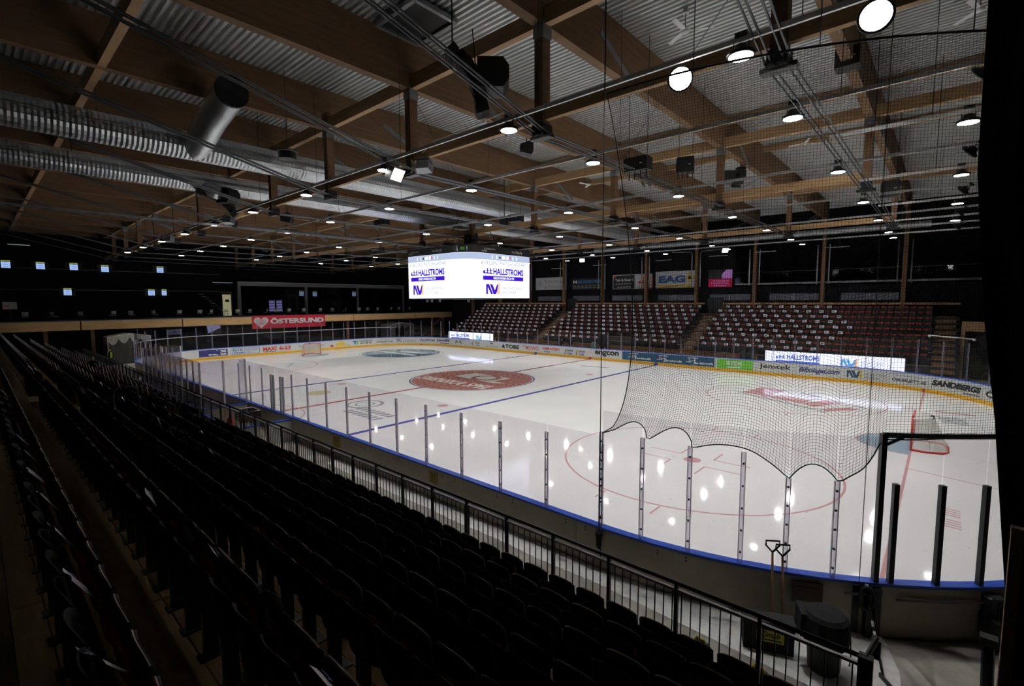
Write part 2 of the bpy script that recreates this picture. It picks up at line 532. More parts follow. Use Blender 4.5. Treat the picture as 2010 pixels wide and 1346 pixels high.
for sgn, a, b in ((1, POSTY[0]-2.2, POSTY[0]+3.6), (1, POSTY[1]-3.4, POSTY[1]+2.6), (1, POSTY[2]-3.4, POSTY[2]+2.4)):
    for dx in (-0.155, 0.155):
        M = Rx(math.atan2(-1.1, 2.6))
        strap.box((dx, b, BZ0+0.32), (0.02, 2.5, 0.2), M)
strap_me = strap.mesh('steel_strap', ZINC)
for i, x in enumerate(TX):
    b = put('roof_beam', beam_me, ceiling, (x, 0, 0))
    put('tension_rod', rod_me, ceiling, (x, 0, 0))
    put('steel_strap', strap_me, b)
    for py in POSTY:
        p = put('hanger_post', post_me, ceiling, (x, py, 0))
        put('post_shoe', shoe_me, p); put('post_head_plate', cap_me, p)
    for ty in TIEY:
        put('tie_beam', tie_me, ceiling, (x, ty, BZ0))
    for py in POSTY:
        put('lower_tie', tie2_me, ceiling, (x, py, PZ+0.25))
for i in range(-1, 12):                          # upper purlins right under the deck
    for ty in (-1.0, 4.6, 17.0):
        put('purlin', tie2_me, ceiling, (TX[0]-5.36*i, ty, ZC-0.34))
for ty in TIEY:      # one more bay towards the near right
    put('tie_beam', tie_me, ceiling, (TX[0]+5.36, ty, BZ0))
put('lower_tie', tie2_me, ceiling, (TX[0]+5.36, POSTY[0], PZ+0.25))
put('roof_beam', beam_me, ceiling, (TX[0]+5.36, 0, 0))
# slim cross-bracing cables between frames
wire = MB()
for i in range(0, 10):
    for a, b in ((-14.3, -7.9), (-7.9, -1.4), (-1.4, 5.0), (5.0, 11.4)):
        if (i+int(a)) % 2 == 0:
            wire.tube([(TX[i], a, 12.35), (TX[i+1], b, 12.35)], 0.012, 4)
wire.build('bracing_cable', BLKM, ceiling)
# wooden columns of the far side and the near side
fcol = MB().b2((-0.14, -0.2, FZ), (0.14, 0.2, BZ0)).mesh('roof_column', WOOD)
for i, x in enumerate(TX[:10]):
    c = put('roof_column', fcol, wall_far, (x, 24.15, 0))
    if i < 8:
        p = MB()
        for dx in (-0.42, 0.42):
            p.tube([(dx, -0.25, 7.0), (dx, -0.25, 10.3)], 0.05, 6)
        if i == 3:
            p.tube([(-0.42, -0.25, 10.25), (-0.5, -0.25, 10.45), (-2.5, -0.25, 10.55)], 0.05, 6)
            p.tube([(0.42, -0.25, 10.25), (0.5, -0.25, 10.45), (2.7, -0.25, 10.55)], 0.05, 6)
        p.build('downpipe', STEEL, c)

# ------------------------------------------------------------------ ice and its markings
mb = MB()
mb.poly([(x, y, 0.0) for x, y in ring_pts(0.02, 240)])
ice = tag(mb.build('ice_sheet', ICE), 'glossy white ice of the hockey rink with painted lines', 'ice rink')
def mark(name, m, z, label=None):
    mbx = MB()
    def fin():
        o = mbx.build(name, m, ice)
        o.location.z = z
        if label: o['label'] = label
        return o
    return mbx, fin
GX, BX, FX, FY, NX = 24.83, 6.79, 19.06, 7.35, 5.36
def line(name, x, w, y1, m, z):
    b, fin = mark(name, m, z)
    b.poly([(x-w/2, -y1, 0), (x+w/2, -y1, 0), (x+w/2, y1, 0), (x-w/2, y1, 0)])
    fin()
def ring(mbx, cx, cy, r, w, n=64, a0=0, a1=2*PI):
    for i in range(n):
        t0 = a0+(a1-a0)*i/n; t1 = a0+(a1-a0)*(i+1)/n
        mbx.poly([(cx+(r-w/2)*math.cos(t0), cy+(r-w/2)*math.sin(t0), 0), (cx+(r+w/2)*math.cos(t0), cy+(r+w/2)*math.sin(t0), 0),
                  (cx+(r+w/2)*math.cos(t1), cy+(r+w/2)*math.sin(t1), 0), (cx+(r-w/2)*math.cos(t1), cy+(r-w/2)*math.sin(t1), 0)])
def disc(mbx, cx, cy, r, n=48):
    mbx.poly([(cx+r*math.cos(2*PI*i/n), cy+r*math.sin(2*PI*i/n), 0) for i in range(n)])
line('blue_line', BX, 0.3, WH, ICE_BLUE, 0.002)
line('blue_line', -BX, 0.3, WH, ICE_BLUE, 0.002)
line('centre_line', 0, 0.3, WH, ICE_RED, 0.002)
gy = WH-RR+math.sqrt(RR*RR-(GX-(LH-RR))**2)
line('goal_line', GX, 0.08, gy, ICE_REDL, 0.002)
line('goal_line', -GX, 0.08, gy, ICE_REDL, 0.002)
for sx in (-1, 1):
    for sy in (-1, 1):
        b, fin = mark('faceoff_circle', ICE_REDL, 0.002)
        ring(b, sx*FX, sy*FY, 4.5, 0.07)
        for dx in (-0.85, 0.85):          # hash marks outside the circle
            for dy in (-1, 1):
                yy = sy*FY+dy*4.5
                b.poly([(sx*FX+dx-0.03, yy, 0), (sx*FX+dx+0.03, yy, 0), (sx*FX+dx+0.03, yy+dy*0.6, 0), (sx*FX+dx-0.03, yy+dy*0.6, 0)])
        if not (sy == 1):
            for ax in (-1, 1):
                for ay in (-1, 1):        # the four L marks round the spot
                    px, py = sx*FX+ax*0.6, sy*FY+ay*0.45
                    b.poly([(px, py-0.03, 0), (px+ax*1.2, py-0.03, 0), (px+ax*1.2, py+0.03, 0), (px, py+0.03, 0)])
                    b.poly([(px-0.03, py, 0), (px+0.03, py, 0), (px+0.03, py+ay*0.9, 0), (px-0.03, py+ay*0.9, 0)])
        fin()
        if sy == -1:
            b, fin = mark('faceoff_spot', ICE_REDL, 0.002); disc(b, sx*FX, sy*FY, 0.3, 24); fin()
        b, fin = mark('faceoff_spot', ICE_REDL, 0.002); disc(b, sx*NX, sy*FY, 0.3, 24); fin()
    # crease
    b, fin = mark('goal_crease', ICE_PALE, 0.0025)
    pts = [(sx*GX, -1.55, 0)]+[(sx*(GX-1.75*math.cos(t)), 1.55*math.sin(t), 0) for t in [(-PI/2)+PI*i/20 for i in range(21)]]+[(sx*GX, 1.55, 0)]
    b.poly(pts if sx < 0 else pts[::-1]); fin()
    b, fin = mark('crease_outline', ICE_REDL, 0.0035)
    for i in range(20):
        t0 = -PI/2+PI*i/20; t1 = t0+PI/20
        b.poly([(sx*(GX-1.75*math.cos(t0)), 1.55*math.sin(t0), 0), (sx*(GX-1.82*math.cos(t0)), 1.62*math.sin(t0), 0), (sx*(GX-1.82*math.cos(t1)), 1.62*math.sin(t1), 0), (sx*(GX-1.75*math.cos(t1)), 1.55*math.sin(t1), 0)])
    fin()
    for sy in (-1, 1):                    # trapezoid behind the goal
        b, fin = mark('trapezoid_line', ICE_REDL, 0.002)
        b.poly([(sx*GX, sy*3.45, 0), (sx*GX, sy*3.51, 0), (sx*LH, sy*4.51, 0), (sx*LH, sy*4.45, 0)]); fin()
b, fin = mark('referee_crease', ICE_REDL, 0.002); ring(b, 0, -WH, 3.0, 0.06, 32, 0, PI); fin()
# centre circle with the red sponsor disc
b, fin = mark('centre_circle', ICE_BLUE, 0.0045); ring(b, 0, 0, 4.5, 0.1, 80); fin()
def red_disc():
    m = ICE_RED.copy(); m.name = 'ice_worn_red'
    nt = m.node_tree
    bs = nt.nodes['Principled BSDF']
    src = bs.inputs['Base Color'].links[0].from_socket
    tc = nd(nt, 'ShaderNodeTexCoord'); nz = nd(nt, 'ShaderNodeTexNoise')
    nz.inputs['Scale'].default_value = 5.0; nz.inputs['Detail'].default_value = 8; nz.inputs['Roughness'].default_value = 0.75
    nt.links.new(tc.outputs['Object'], nz.inputs[0])
    cr = nd(nt, 'ShaderNodeValToRGB')
    cr.color_ramp.elements[0].position = 0.47; cr.color_ramp.elements[1].position = 0.60
    nt.links.new(nz.outputs['Fac'], cr.inputs[0])
    mx = nd(nt, 'ShaderNodeMix', data_type='RGBA')
    nt.links.new(cr.outputs[0], mx.inputs[0]); nt.links.new(src, mx.inputs[6])
    mx.inputs[7].default_value = (0.56, 0.38, 0.35, 1)
    nt.links.new(mx.outputs[2], bs.inputs['Base Color'])
    return m
WORN = red_disc()
b, fin = mark('sponsor_disc', WORN, 0.0035, 'worn red sponsor disc in the centre circle'); disc(b, 0, 0, 4.38, 80); fin()
b, fin = mark('sponsor_lettering', ICE_WHITE, 0.005, 'white SVENSKA SPEL lettering')
# text on the disc reads towards the far side; baseline runs from the left to the near blue line
def disc_map(ang, ox, oy):
    ca, sa = math.cos(ang), math.sin(ang)
    return lambda a, c: (ox+a*ca-c*sa, oy+a*sa+c*ca, 0)
letter(b, 'SVENSKA SPEL', -3.6, 3.6, -2.45, -1.25, disc_map(0, 0, 0), bold=0.03, shear=0.2)
Fd = disc_map(0, 0, 0)
flat(b, [(-2.1, 0.1), (2.4, -0.35), (3.2, 0.15), (1.9, 0.2), (2.0, 2.0), (-1.9, 2.2)], Fd)
fin()
b, fin = mark('sponsor_emblem', WORN, 0.0065); ring(b, 0.45, 0.95, 0.95, 0.4, 40); fin()
# slate disc in the far left end circle
b, fin = mark('slate_sponsor_disc', ICE_TEAL, 0.0025, 'slate blue sponsor disc with pale lettering'); disc(b, -FX, FY, 4.2, 60); fin()
b, fin = mark('slate_sponsor_lettering', ICE_WHITE, 0.004)
flat(b, [(-3.2, -0.9), (3.2, -0.9), (3.2, -0.2), (-3.2, -0.2)], disc_map(0, -FX, FY))
flat(b, [(-1.6, 0.6), (2.6, 0.9), (2.6, 1.7), (-1.6, 1.4)], disc_map(0, -FX, FY))
fin()
# red and grey sponsor mark in the right far circle
b, fin = mark('red_sponsor_mark', ICE_REDL, 0.0025, 'red angular sponsor mark on the ice')
flat(b, [(16.4, 7.3), (17.9, 7.0), (18.4, 9.7), (16.9, 10.0)], Fd)
flat(b, [(17.6, 6.9), (19.9, 5.9), (20.2, 7.2), (18.6, 7.9)], Fd)
flat(b, [(19.9, 6.0), (20.6, 5.3), (21.3, 7.0), (21.9, 7.3), (20.8, 8.0)], Fd)
flat(b, [(21.3, 4.6), (22.6, 6.1), (22.0, 6.4), (20.9, 5.0)], Fd)
fin()
b, fin = mark('grey_sponsor_edge', ICE_GREY, 0.003)
flat(b, [(16.1, 7.2), (21.3, 4.25), (21.4, 4.45), (16.2, 7.4)], Fd)
flat(b, [(19.2, 9.3), (22.7, 6.6), (22.8, 6.75), (19.3, 9.5)], Fd)
fin()
b, fin = mark('grey_sponsor_lettering', ICE_GREY, 0.003, 'grey sponsor mark near the boards')
for k in range(7):
    for r in range(2):
        flat(b, [(2.4+0.45*k, -10.9-0.75*r), (2.7+0.45*k, -10.9-0.75*r), (2.75+0.45*k, -10.35-0.75*r), (2.45+0.45*k, -10.35-0.75*r)], Fd)
ring(b, 1.75, -9.9, 0.95, 0.2, 24); ring(b, 1.75, -9.9, 0.5, 0.12, 20)
fin()
b, fin = mark('olive_sponsor_oval', ICE_YEL, 0.003)
disc(b, -3.4, -10.0, 0.75, 24); fin()
b, fin = mark('far_right_ice_advert', ICE_GREY, 0.003)
for i in range(5):
    flat(b, [(25.5+0.05*i, 6.9-0.32*i), (26.5+0.03*i, 6.9-0.32*i), (26.5+0.03*i, 6.7-0.32*i), (25.5+0.05*i, 6.7-0.32*i)], Fd)
fin()
b, fin = mark('far_right_ice_advert', ICE_REDL, 0.003)
flat(b, [(25.4, 8.0), (26.9, 8.0), (26.9, 8.35), (25.4, 8.35)], Fd); fin()
b, fin = mark('near_right_ice_advert', ICE_REDL, 0.003)
for i in range(9):
    if i != 4:
        flat(b, [(25.7, -6.8-0.17*i), (26.1, -6.85-0.17*i), (26.1, -6.91-0.17*i), (25.7, -6.86-0.17*i)], Fd)
fin()
b, fin = mark('grey_outline_advert', ICE_GREY, 0.003)
for pts in ([(-22, -6), (-19, -4.6), (-18.9, -4.7), (-21.9, -6.15)], [(-19, -4.6), (-17, -6), (-17.1, -6.1), (-19, -4.75)], [(2, 11.0), (4.5, 11.4), (4.5, 11.8), (2, 11.4)]):
    flat(b, pts, Fd)
fin()

# ------------------------------------------------------------------ dasher boards, glass, adverts
BT = 1.08
boards = thing('dasher_boards', 'white dasher boards with blue cap and yellow kick strip around the ice', 'boards')
npan = 80
for i in range(npan):
    s0, s1 = PER*i/npan+0.004, PER*(i+1)/npan-0.004
    mb = MB()
    sweep(mb, [(0.0, 0.0), (0.0, BT-0.03), (0.05, BT-0.03), (0.05, 0.0)], s0, s1)
    pn = mb.build('board_panel', BOARDW, boards)
    mb = MB()
    sweep(mb, [(0.051, 0.05), (0.051, BT-0.04), (0.10, BT-0.04), (0.10, 0.05)], s0, s1)
    for sb in (s0+0.25, s1-0.25):             # bolt pairs near the cap
        mb.cur = 1
        for dz in (0.1, 0.16):
            x, y = PS(sb, 0.103); x2, y2 = PS(sb+0.03, 0.103)
            mb.poly([(x, y, BT-dz), (x2, y2, BT-dz), (x2, y2, BT-dz-0.03), (x, y, BT-dz-0.03)])
        mb.cur = 0
    mb.build('back_panel', [BOARDB, BLK], pn)
for i in range(20):
    s0, s1 = PER*i/20, PER*(i+1)/20
    mb = MB(); sweep(mb, [(-0.025, BT-0.03), (-0.025, BT+0.015), (0.15, BT+0.015), (0.15, BT-0.03)], s0, s1, False)
    mb.build('cap_rail', CAPB, boards)
    mb = MB(); sweep(mb, [(-0.015, 0.0), (-0.015, 0.22), (0.01, 0.22), (0.01, 0.0)], s0, s1, False)
    mb.build('kick_strip', KICK, boards)
mb = MB(); 
for x, m in ((BX, 0), (-BX, 0), (0, 1)):
    mb.cur = m
    for sy in (-1, 1):
        mb.box((x, sy*(WH-0.018), 0.11), (0.3, 0.02, 0.225))
mb.build('kick_strip_mark', [ICE_BLUE, RED], boards)
mb = MB()
for sx in (-1, 1):
    for sy in (-1, 1):
        mb.box((sx*GX, sy*(gy-0.01), 0.11), (0.1, 0.1, 0.2), Rz(-sx*sy*0.5))
mb.build('kick_strip_mark', RED, boards)

# clear panes and posts
pane_cache = {}
def pane(s0, s1, z1, z0=BT+0.015, parent=None):
    mb = MB(); sweep(mb, [(0.055, z0), (0.055, z1), (0.067, z1), (0.067, z0)], s0+0.015, s1-0.015)
    return mb.build('glass_pane', GLASS, parent or boards)
def post(s, z1, z0=BT+0.01, w=0.05, d=0.055, m=None, off=0.08, name='glass_post'):
    x, y = PS(s, off); x2, y2 = PS(s, off+0.1)
    a = math.atan2(y2-y, x2-x)
    M = Rz(a)
    mb = MB()
    if m is None:
        mb.cur = 2; mb.box((x, y, (z0+z1)/2), (0.014, 0.085, z1-z0), M); mb.cur = 0    # clear flange plate
        for t in (-0.034, 0.034):
            q = M @ Vector((0.022, t, 0))
            mb.box((x+q.x, y+q.y, (z0+z1)/2), (0.03, 0.008, z1-z0), M)      # channel cheeks
        for k in range(5):
            q = M @ Vector((0.016, 0, 0))
            mb.cur = 1; mb.box((x+q.x, y+q.y, z0+(z1-z0)*(k+0.5)/5), (0.03, 0.03, 0.03), M); mb.cur = 0
        return mb.build(name, [ALU, BLK, CLEARP], boards)
    mb.box((x, y, (z0+z1)/2), (d, w, z1-z0), M)
    return mb.build(name, m, boards)
# near side, right to left
NXS = [20.49, 19.09, 17.69, 16.31, 14.85, 13.44, 11.98, 10.57, 9.15, 7.71, 6.39, 5.4, 4.47, 3.45, 2.08]
for a, b in zip(NXS[:-1], NXS[1:]):
    pane(s_near(a), s_near(b), 2.96)
for x in NXS:
    if x not in (5.4, 4.47):
        post(s_near(x), 2.80)
for x in (5.4, 4.47):                       # doors have double steel posts
    for d in (-0.12, 0.12):
        post(s_near(x+d), 2.62, m=STEEL, w=0.07, d=0.06, name='door_post')
lefts = [2.08, 0.7, -0.7, -2.1, -3.5, -4.9, -6.3, -7.7, -9.1, -10.5, -11.9, -13.3, -14.7, -16.1, -17.5, -18.9, -20.4]
for a, b in zip(lefts[:-1], lefts[1:]):
    if -7.8 > a or a > 2.0:
        pane(s_near(a), s_near(b), 2.96)
        post(s_near(b), 2.80)
# near right corner
def s_corner_near(x, y):
    best = min((abs(PS(s, 0.1)[0]-x)+abs(PS(s, 0.1)[1]-y), s) for s in [S_REND+_A*0.5+0.02*k for k in range(1300)])
    return best[1]
CN = [(20.49, -15.92), (21.36, -15.86), (22.22, -15.74), (23.04, -15.48), (23.7, -15.22), (24.34, -14.9), (24.87, -14.58), (25.62, -13.97), (26.15, -13.41)]
SCN = [s_corner_near(*p) for p in CN]
for k in range(len(SCN)-1):
    pane(SCN[k+1], SCN[k], 3.48)
for k, z1 in ((0, 3.05), (1, 3.08), (2, 3.06), (3, 3.07), (4, 2.72), (5, 2.73)):
    post(SCN[k], z1, w=0.08, d=0.07)
post(SCN[6], 3.55, m=BLKM, w=0.075, d=0.09, name='gate_frame_post')
for p in ((25.06, -14.42), (25.62, -13.97), (26.15, -13.41), (26.31, -13.25)):
    post(s_corner_near(*p), 2.74, m=BLKM, w=0.075, d=0.075, name='gate_post')
sE = s_corner_near(26.31, -13.25)
kk = 0
s = SCN[8]
while s > S_REND-_C:                        # round the right end to the far corner
    pane(s-1.4, s, 3.48)
    if s < SCN[8]-0.5: post(s, 3.2)
    s -= 1.4
s_stop = s
# black bar over the gate
mb = MB()
for a in range(12):
    pass
pts = []
for k in range(16):
    ss_ = SCN[6]-(SCN[6]-SCN[8]+0.8)*k/15
    x, y = PS(ss_, 0.08); pts.append((x, y, 3.53-0.0*k))
mb.tube(pts, 0.045, 6)
mb.tube([(PS(SCN[6], 0.08)[0], PS(SCN[6], 0.08)[1], 3.35), (PS(SCN[6]-0.28, 0.08)[0], PS(SCN[6]-0.28, 0.08)[1], 3.5)], 0.025, 6)
mb.build('gate_top_bar', BLKM, boards)
# far side and left end
s = s_stop
while s > -_C*0.98:
    z1 = 3.48
    if S_FAR < s < S_FAR+_B:
        x = s-S_FAR-(LH-RR)
        z1 = 2.72 if -12 < x < 14.2 else 3.0
    pane(s-1.42, s, z1)
    post(s, z1-0.06 if z1 < 3.4 else 3.2)
    s -= 1.42
mb = MB(); sweep(mb, [(0.06, 2.36), (0.06, 2.41), (0.1, 2.41), (0.1, 2.36)], -_C*0.9, _A+_C*0.4)
mb.build('glass_joint_rail', ALU, boards)

# gate hardware on the outside of the near right corner
gate = MB()
x0, y0 = PS(S_NEAR-5.15, 0.13)
def outer_pt(s, off, z): x, y = PS(s, off); return (x, y, z)
gs0, gs1 = s_corner_near(26.2, -13.35), s_corner_near(24.95, -14.5)
mb = MB(); sweep(mb, [(0.105, 0.16), (0.105, BT-0.05), (0.125, BT-0.05), (0.125, 0.16)], gs0, gs1); gp = mb.build('gate_panel', BOARDB, boards)
mb = MB(); mb.tube([outer_pt(gs0+(gs1-gs0)*k/8, 0.18, 0.86) for k in range(8)], 0.02, 6); mb.build('gate_handle_bar', STEEL, gp)
mb = MB(); sweep(mb, [(0.12, 0.14), (0.12, 0.18), (0.17, 0.18), (0.17, 0.14)], gs0, gs1); mb.build('gate_bottom_rail', STEEL, gp)
for ds in (0.08, 0.2):
    mb = MB(); x, y = PS(gs1+ds, 0.17)
    mb.box((x, y, 0.57), (0.09, 0.09, 0.86), Rz(0.6)); mb.box((x, y, 1.0), (0.1, 0.1, 0.04), Rz(0.6))
    mb.build('gate_hinge_post', BLKM, gp)
mb = MB(); sweep(mb, [(0.104, 0.2), (0.104, 1.0), (0.118, 1.0), (0.118, 0.2)], gs1+0.02, gs1+0.12); sweep(mb, [(0.104, 0.2), (0.104, 1.0), (0.118, 1.0), (0.118, 0.2)], gs1+0.3, gs1+0.4); mb.build('gate_jamb', BLK, gp)
for ds in (0.28, 0.72):
    mb = MB(); x, y = PS(gs0-ds+0.25, 0.22); mb.lathe([(0.13, 0.72), (0.13, 0.95), (0.11, 0.97)], 14, (x, y, 0.02)); mb.build('gate_winch_drum', BLKM, gp)
mb = MB(); x, y = PS(gs0-0.1, 0.35); mb.box((x, y, 0.52), (0.5, 0.42, 0.36), Rz(0.5)); mb.box((x, y, 0.73), (0.55, 0.1, 0.05), Rz(0.2)); mb.box((x+0.02, y-0.05, 0.25), (0.2, 0.3, 0.2), Rz(0.7)); mb.build('gate_mechanism', BLKM, gp)
mb = MB(); mb.tube([outer_pt(gs1+0.05, 0.18, 0.92), outer_pt(gs1+0.55, 0.2, 0.9)], 0.02, 6); mb.build('gate_latch_bar', STEEL, gp)

# adverts printed on the inner face of the boards
def FB(off): return lambda a, b: (*PS(a, -off), b)
F1, F2 = FB(0.004), FB(0.007)
def advert(name, label, m, draw):
    mb = MB(); draw(mb); o = mb.build(name, m, boards); o['label'] = label; return o
def strip(mb, a0, a1, b0, b1, F): flat(mb, rect(a0, a1, b0, b1, max(1, int(abs(a1-a0)/0.5))), F)
def adtext(label, s, a0, a1, b0, b1, m, bold=0.02, shear=0.0, F=F2):
    return advert('advert_lettering', label, m, lambda mb: letter(mb, s, a0, a1, b0, b1, F, bold, shear))
def dashes(mb, a0, a1, b0, b1):      # print too small to read
    a = a0
    while a < a1:
        w = random.choice((0.05, 0.08, 0.11)); flat(mb, rect(a, min(a1, a+w), b0, b1), F2); a += w+0.03
def nv_logo(mb, a0, b0, w, h, F):
    flat(mb, [(a0, b0), (a0+0.12*w, b0), (a0+0.12*w, b0+0.7*h), (a0+0.32*w, b0), (a0+0.46*w, b0), (a0+0.2*w, b0+h), (a0, b0+h)], F)
    flat(mb, [(a0+0.25*w, b0+h), (a0+0.48*w, b0), (a0+0.65*w, b0), (a0+0.9*w, b0+h), (a0+0.72*w, b0+h), (a0+0.57*w, b0+0.4*h), (a0+0.42*w, b0+h)], F)
def nv_chimney(mb, a0, b0, w, h, F):
    flat(mb, [(a0+0.7*w, b0), (a0+0.9*w, b0), (a0+0.9*w, b0+1.05*h), (a0+0.85*w, b0+1.2*h), (a0+0.8*w, b0+1.05*h)], F)
def hall_logo(mb, a0, b0, w, h, F):
    flat(mb, [(a0, b0+0.25*h), (a0+0.06*w, b0+0.12*h), (a0+w, b0+0.12*h), (a0+w, b0+0.25*h), (a0+0.2*w, b0+0.3*h), (a0+0.2*w, b0+0.55*h), (a0+0.35*w, b0+0.65*h), (a0+0.1*w, b0+0.65*h), (a0, b0+0.5*h)], F)
    for k in (0.4, 0.75):
        flat(mb, rect(a0+k*w, a0+(k+0.12)*w, b0+0.2*h, b0+h), F)
    flat(mb, rect(a0+0.3*w, a0+w, b0+0.55*h, b0+0.66*h), F)
advert('advert_panel', 'navy HALLSTROMS board advert', NAVYP, lambda mb: strip(mb, -2.0, 0.62, 0.3, 0.95, F1))
adtext('white HALLSTROMS lettering', 'HALLSTROMS', -1.4, 0.5, 0.6, 0.88, WHITE, 0.03)
advert('advert_panel', 'white line under the lettering', WHITE, lambda mb: strip(mb, -1.2, 0.5, 0.38, 0.52, F2))
def badv(mb):
    for r in ((1.0, 3.72, 0.28, 0.31), (1.0, 3.72, 0.9, 0.93), (1.0, 1.04, 0.28, 0.93), (3.68, 3.72, 0.28, 0.93), (2.2, 2.23, 0.35, 0.88)): strip(mb, *r, F1)
    letter(mb, 'Bad &', 1.15, 2.0, 0.63, 0.86, F2, 0.02); letter(mb, 'Värme', 1.15, 2.1, 0.36, 0.58, F2, 0.02)
    letter(mb, 'NORRLANDS', 2.3, 3.6, 0.62, 0.8, F2, 0.0); letter(mb, 'VVS', 2.3, 2.8, 0.38, 0.54, F2, 0.0)
advert('advert_lettering', 'blue framed Bad & Värme advert', BLUEP, badv)
adtext('red MAXI 6-23 lettering', 'MAXI', 4.05, 5.45, 0.42, 0.85, REDP, 0.05)
adtext('red 6-23 lettering', '6-23', 5.75, 7.0, 0.4, 0.85, REDP, 0.05)
advert('advert_small_print', 'small black line under MAXI', BLACKP, lambda mb: dashes(mb, 4.1, 5.4, 0.28, 0.36))
adtext('grey Hotell Östersund lettering', 'Hotell Östersund', 7.9, 11.0, 0.5, 0.9, GREYPR, 0.0)
advert('advert_small_print', 'small grey line under hotel name', GREYPR, lambda mb: dashes(mb, 8.2, 10.6, 0.32, 0.42))
def yell(mb):
    for a0, a1, b0, b1 in ((12.3, 13.6, 0.28, 0.42), (12.35, 13.75, 0.44, 0.6), (12.55, 13.5, 0.62, 0.78), (12.7, 13.3, 0.8, 0.94)): strip(mb, a0, a1, b0, b1, F1)
advert('advert_emblem', 'yellow stacked block emblem', YELP, yell)
advert('advert_emblem', 'small dark red emblem', REDP, lambda mb: strip(mb, 11.7, 12.05, 0.3, 0.55, F1))
advert('advert_emblem', 'small green leaf emblem', GREENP, lambda mb: flat(mb, [(13.75, 0.3), (14.1, 0.3), (14.1, 0.45)], F1))
def thor(mb):
    flat(mb, rect(14.6, 15.1, 0.72, 0.85), F1); flat(mb, rect(14.8, 15.0, 0.4, 0.72), F1)
advert('advert_emblem', 'blue letter emblem', BLUEP, thor)
advert('advert_emblem', 'green letter emblem', GREENP, lambda mb: (flat(mb, rect(15.12, 15.4, 0.72, 0.85), F1), flat(mb, rect(15.12, 15.28, 0.4, 0.72), F1)))
adtext('black two line lettering upper', 'THORDERZON', 15.5, 17.2, 0.66, 0.86, BLACKP, 0.02)
adtext('black REKLAM AB lettering', 'REKLAM AB', 15.6, 17.1, 0.4, 0.6, BLACKP, 0.02)
adtext('black ÖIKBILJETT.SE lettering far corner', 'ÖIKBILJETT.SE', 17.7, 19.8, 0.4, 0.66, BLACKP, 0.02, 0.15)
adtext('small line above ticket address', 'KÖP DINA BILJETTER PÅ', 17.9, 19.6, 0.74, 0.84, BLACKP, 0.0)
advert('advert_emblem', 'dark arrow emblem', BLACKP, lambda mb: (flat(mb, [(20.2, 0.8), (20.9, 0.8), (20.9, 0.88), (20.2, 0.88)], F1), flat(mb, [(20.2, 0.45), (20.5, 0.72), (20.6, 0.72), (20.9, 0.45), (20.8, 0.45), (20.55, 0.65), (20.3, 0.45)], F1)))
adtext('thin grey KAIDING lettering', 'KAIDING', 21.1, 22.7, 0.42, 0.75, GREYPR, 0.0)
adtext('small navy HALLSTROMS lettering', 'HALLSTROMS', 23.3, 25.4, 0.55, 0.8, NAVYP, 0.03)
adtext('navy JemtBil lettering', 'JemtBil', 25.7, 27.8, 0.5, 0.9, NAVYP, 0.04)
advert('advert_small_print', 'thin line under JemtBil', BLACKP, lambda mb: dashes(mb, 26.2, 27.7, 0.32, 0.42))
def mous(mb):
    for sg in (-1, 1):
        c = 29.48
        flat(mb, [(c+sg*0.05, 0.5), (c+sg*0.3, 0.72), (c+sg*0.5, 0.68), (c+sg*0.58, 0.5), (c+sg*0.42, 0.3), (c+sg*0.5, 0.5), (c+sg*0.4, 0.6), (c+sg*0.28, 0.6)], F1)
        flat(mb, [(c+sg*0.02, 0.6), (c+sg*0.25, 0.85), (c+sg*0.5, 0.88), (c+sg*0.6, 0.75), (c+sg*0.45, 0.8), (c+sg*0.25, 0.76)], F1)
advert('advert_emblem', 'black curled mirror emblem', BLACKP, mous)
advert('advert_emblem', 'dark diamond arrow emblem', GREYPR, lambda mb: (flat(mb, [(31.7, 0.6), (32.2, 0.9), (32.05, 0.6), (32.2, 0.3)], F1), flat(mb, rect(32.4, 33.2, 0.62, 0.8), F1), flat(mb, rect(32.5, 33.2, 0.36, 0.5), F1)))
adtext('small grey granitform lettering', 'granitform', 34.4, 36.1, 0.32, 0.58, GREYPR, 0.0)
adtext('small dark M emblem', 'M', 35.0, 35.35, 0.68, 0.9, BLACKP, 0.03)
advert('advert_emblem', 'black drop emblem', BLACKP, lambda mb: flat(mb, [(36.85, 0.42), (37.25, 0.42), (37.25, 0.6), (37.05, 0.85), (36.85, 0.6)], F1))
adtext('bold black TOBE lettering', 'TOBE', 37.35, 39.4, 0.38, 0.82, BLACKP, 0.05)
adtext('red my lettering', 'my', 39.8, 40.35, 0.55, 0.92, REDP, 0.0, 0.3)
adtext('thin red MOWO lettering', 'MOWO', 40.4, 42.15, 0.42, 0.85, REDP, 0.01)
adtext('red KMM-NÖJEN lettering', 'KMM-NÖJEN', 42.75, 44.85, 0.5, 0.88, REDP, 0.04)
advert('advert_small_print', 'small line under red lettering', BLUEP, lambda mb: dashes(mb, 42.9, 43.7, 0.3, 0.42))
for k, a in enumerate((45.45, 46.85)):
    adtext('dark blue Svensk Cater lettering %s' % ('left', 'right')[k], 'Svensk', a+0.4, a+1.15, 0.58, 0.85, NAVYP, 0.02)
    adtext('dark blue Cater lettering %s' % ('left', 'right')[k], 'Cater', a+0.4, a+1.05, 0.28, 0.55, NAVYP, 0.02)
    advert('advert_emblem', 'yellow leaf strokes', YELP, lambda mb: flat(mb, [(a+0.2, 0.25), (a+0.3, 0.25), (a+0.38, 0.9), (a+0.28, 0.8)], F1))
    advert('advert_emblem', 'dark leaf strokes', NAVYP, lambda mb: flat(mb, [(a+0.05, 0.25), (a+0.12, 0.25), (a+0.24, 0.85), (a+0.14, 0.75)], F1))
adtext('bold black engcon lettering', 'engcon', 49.1, 51.7, 0.36, 0.92, BLACKP, 0.04)
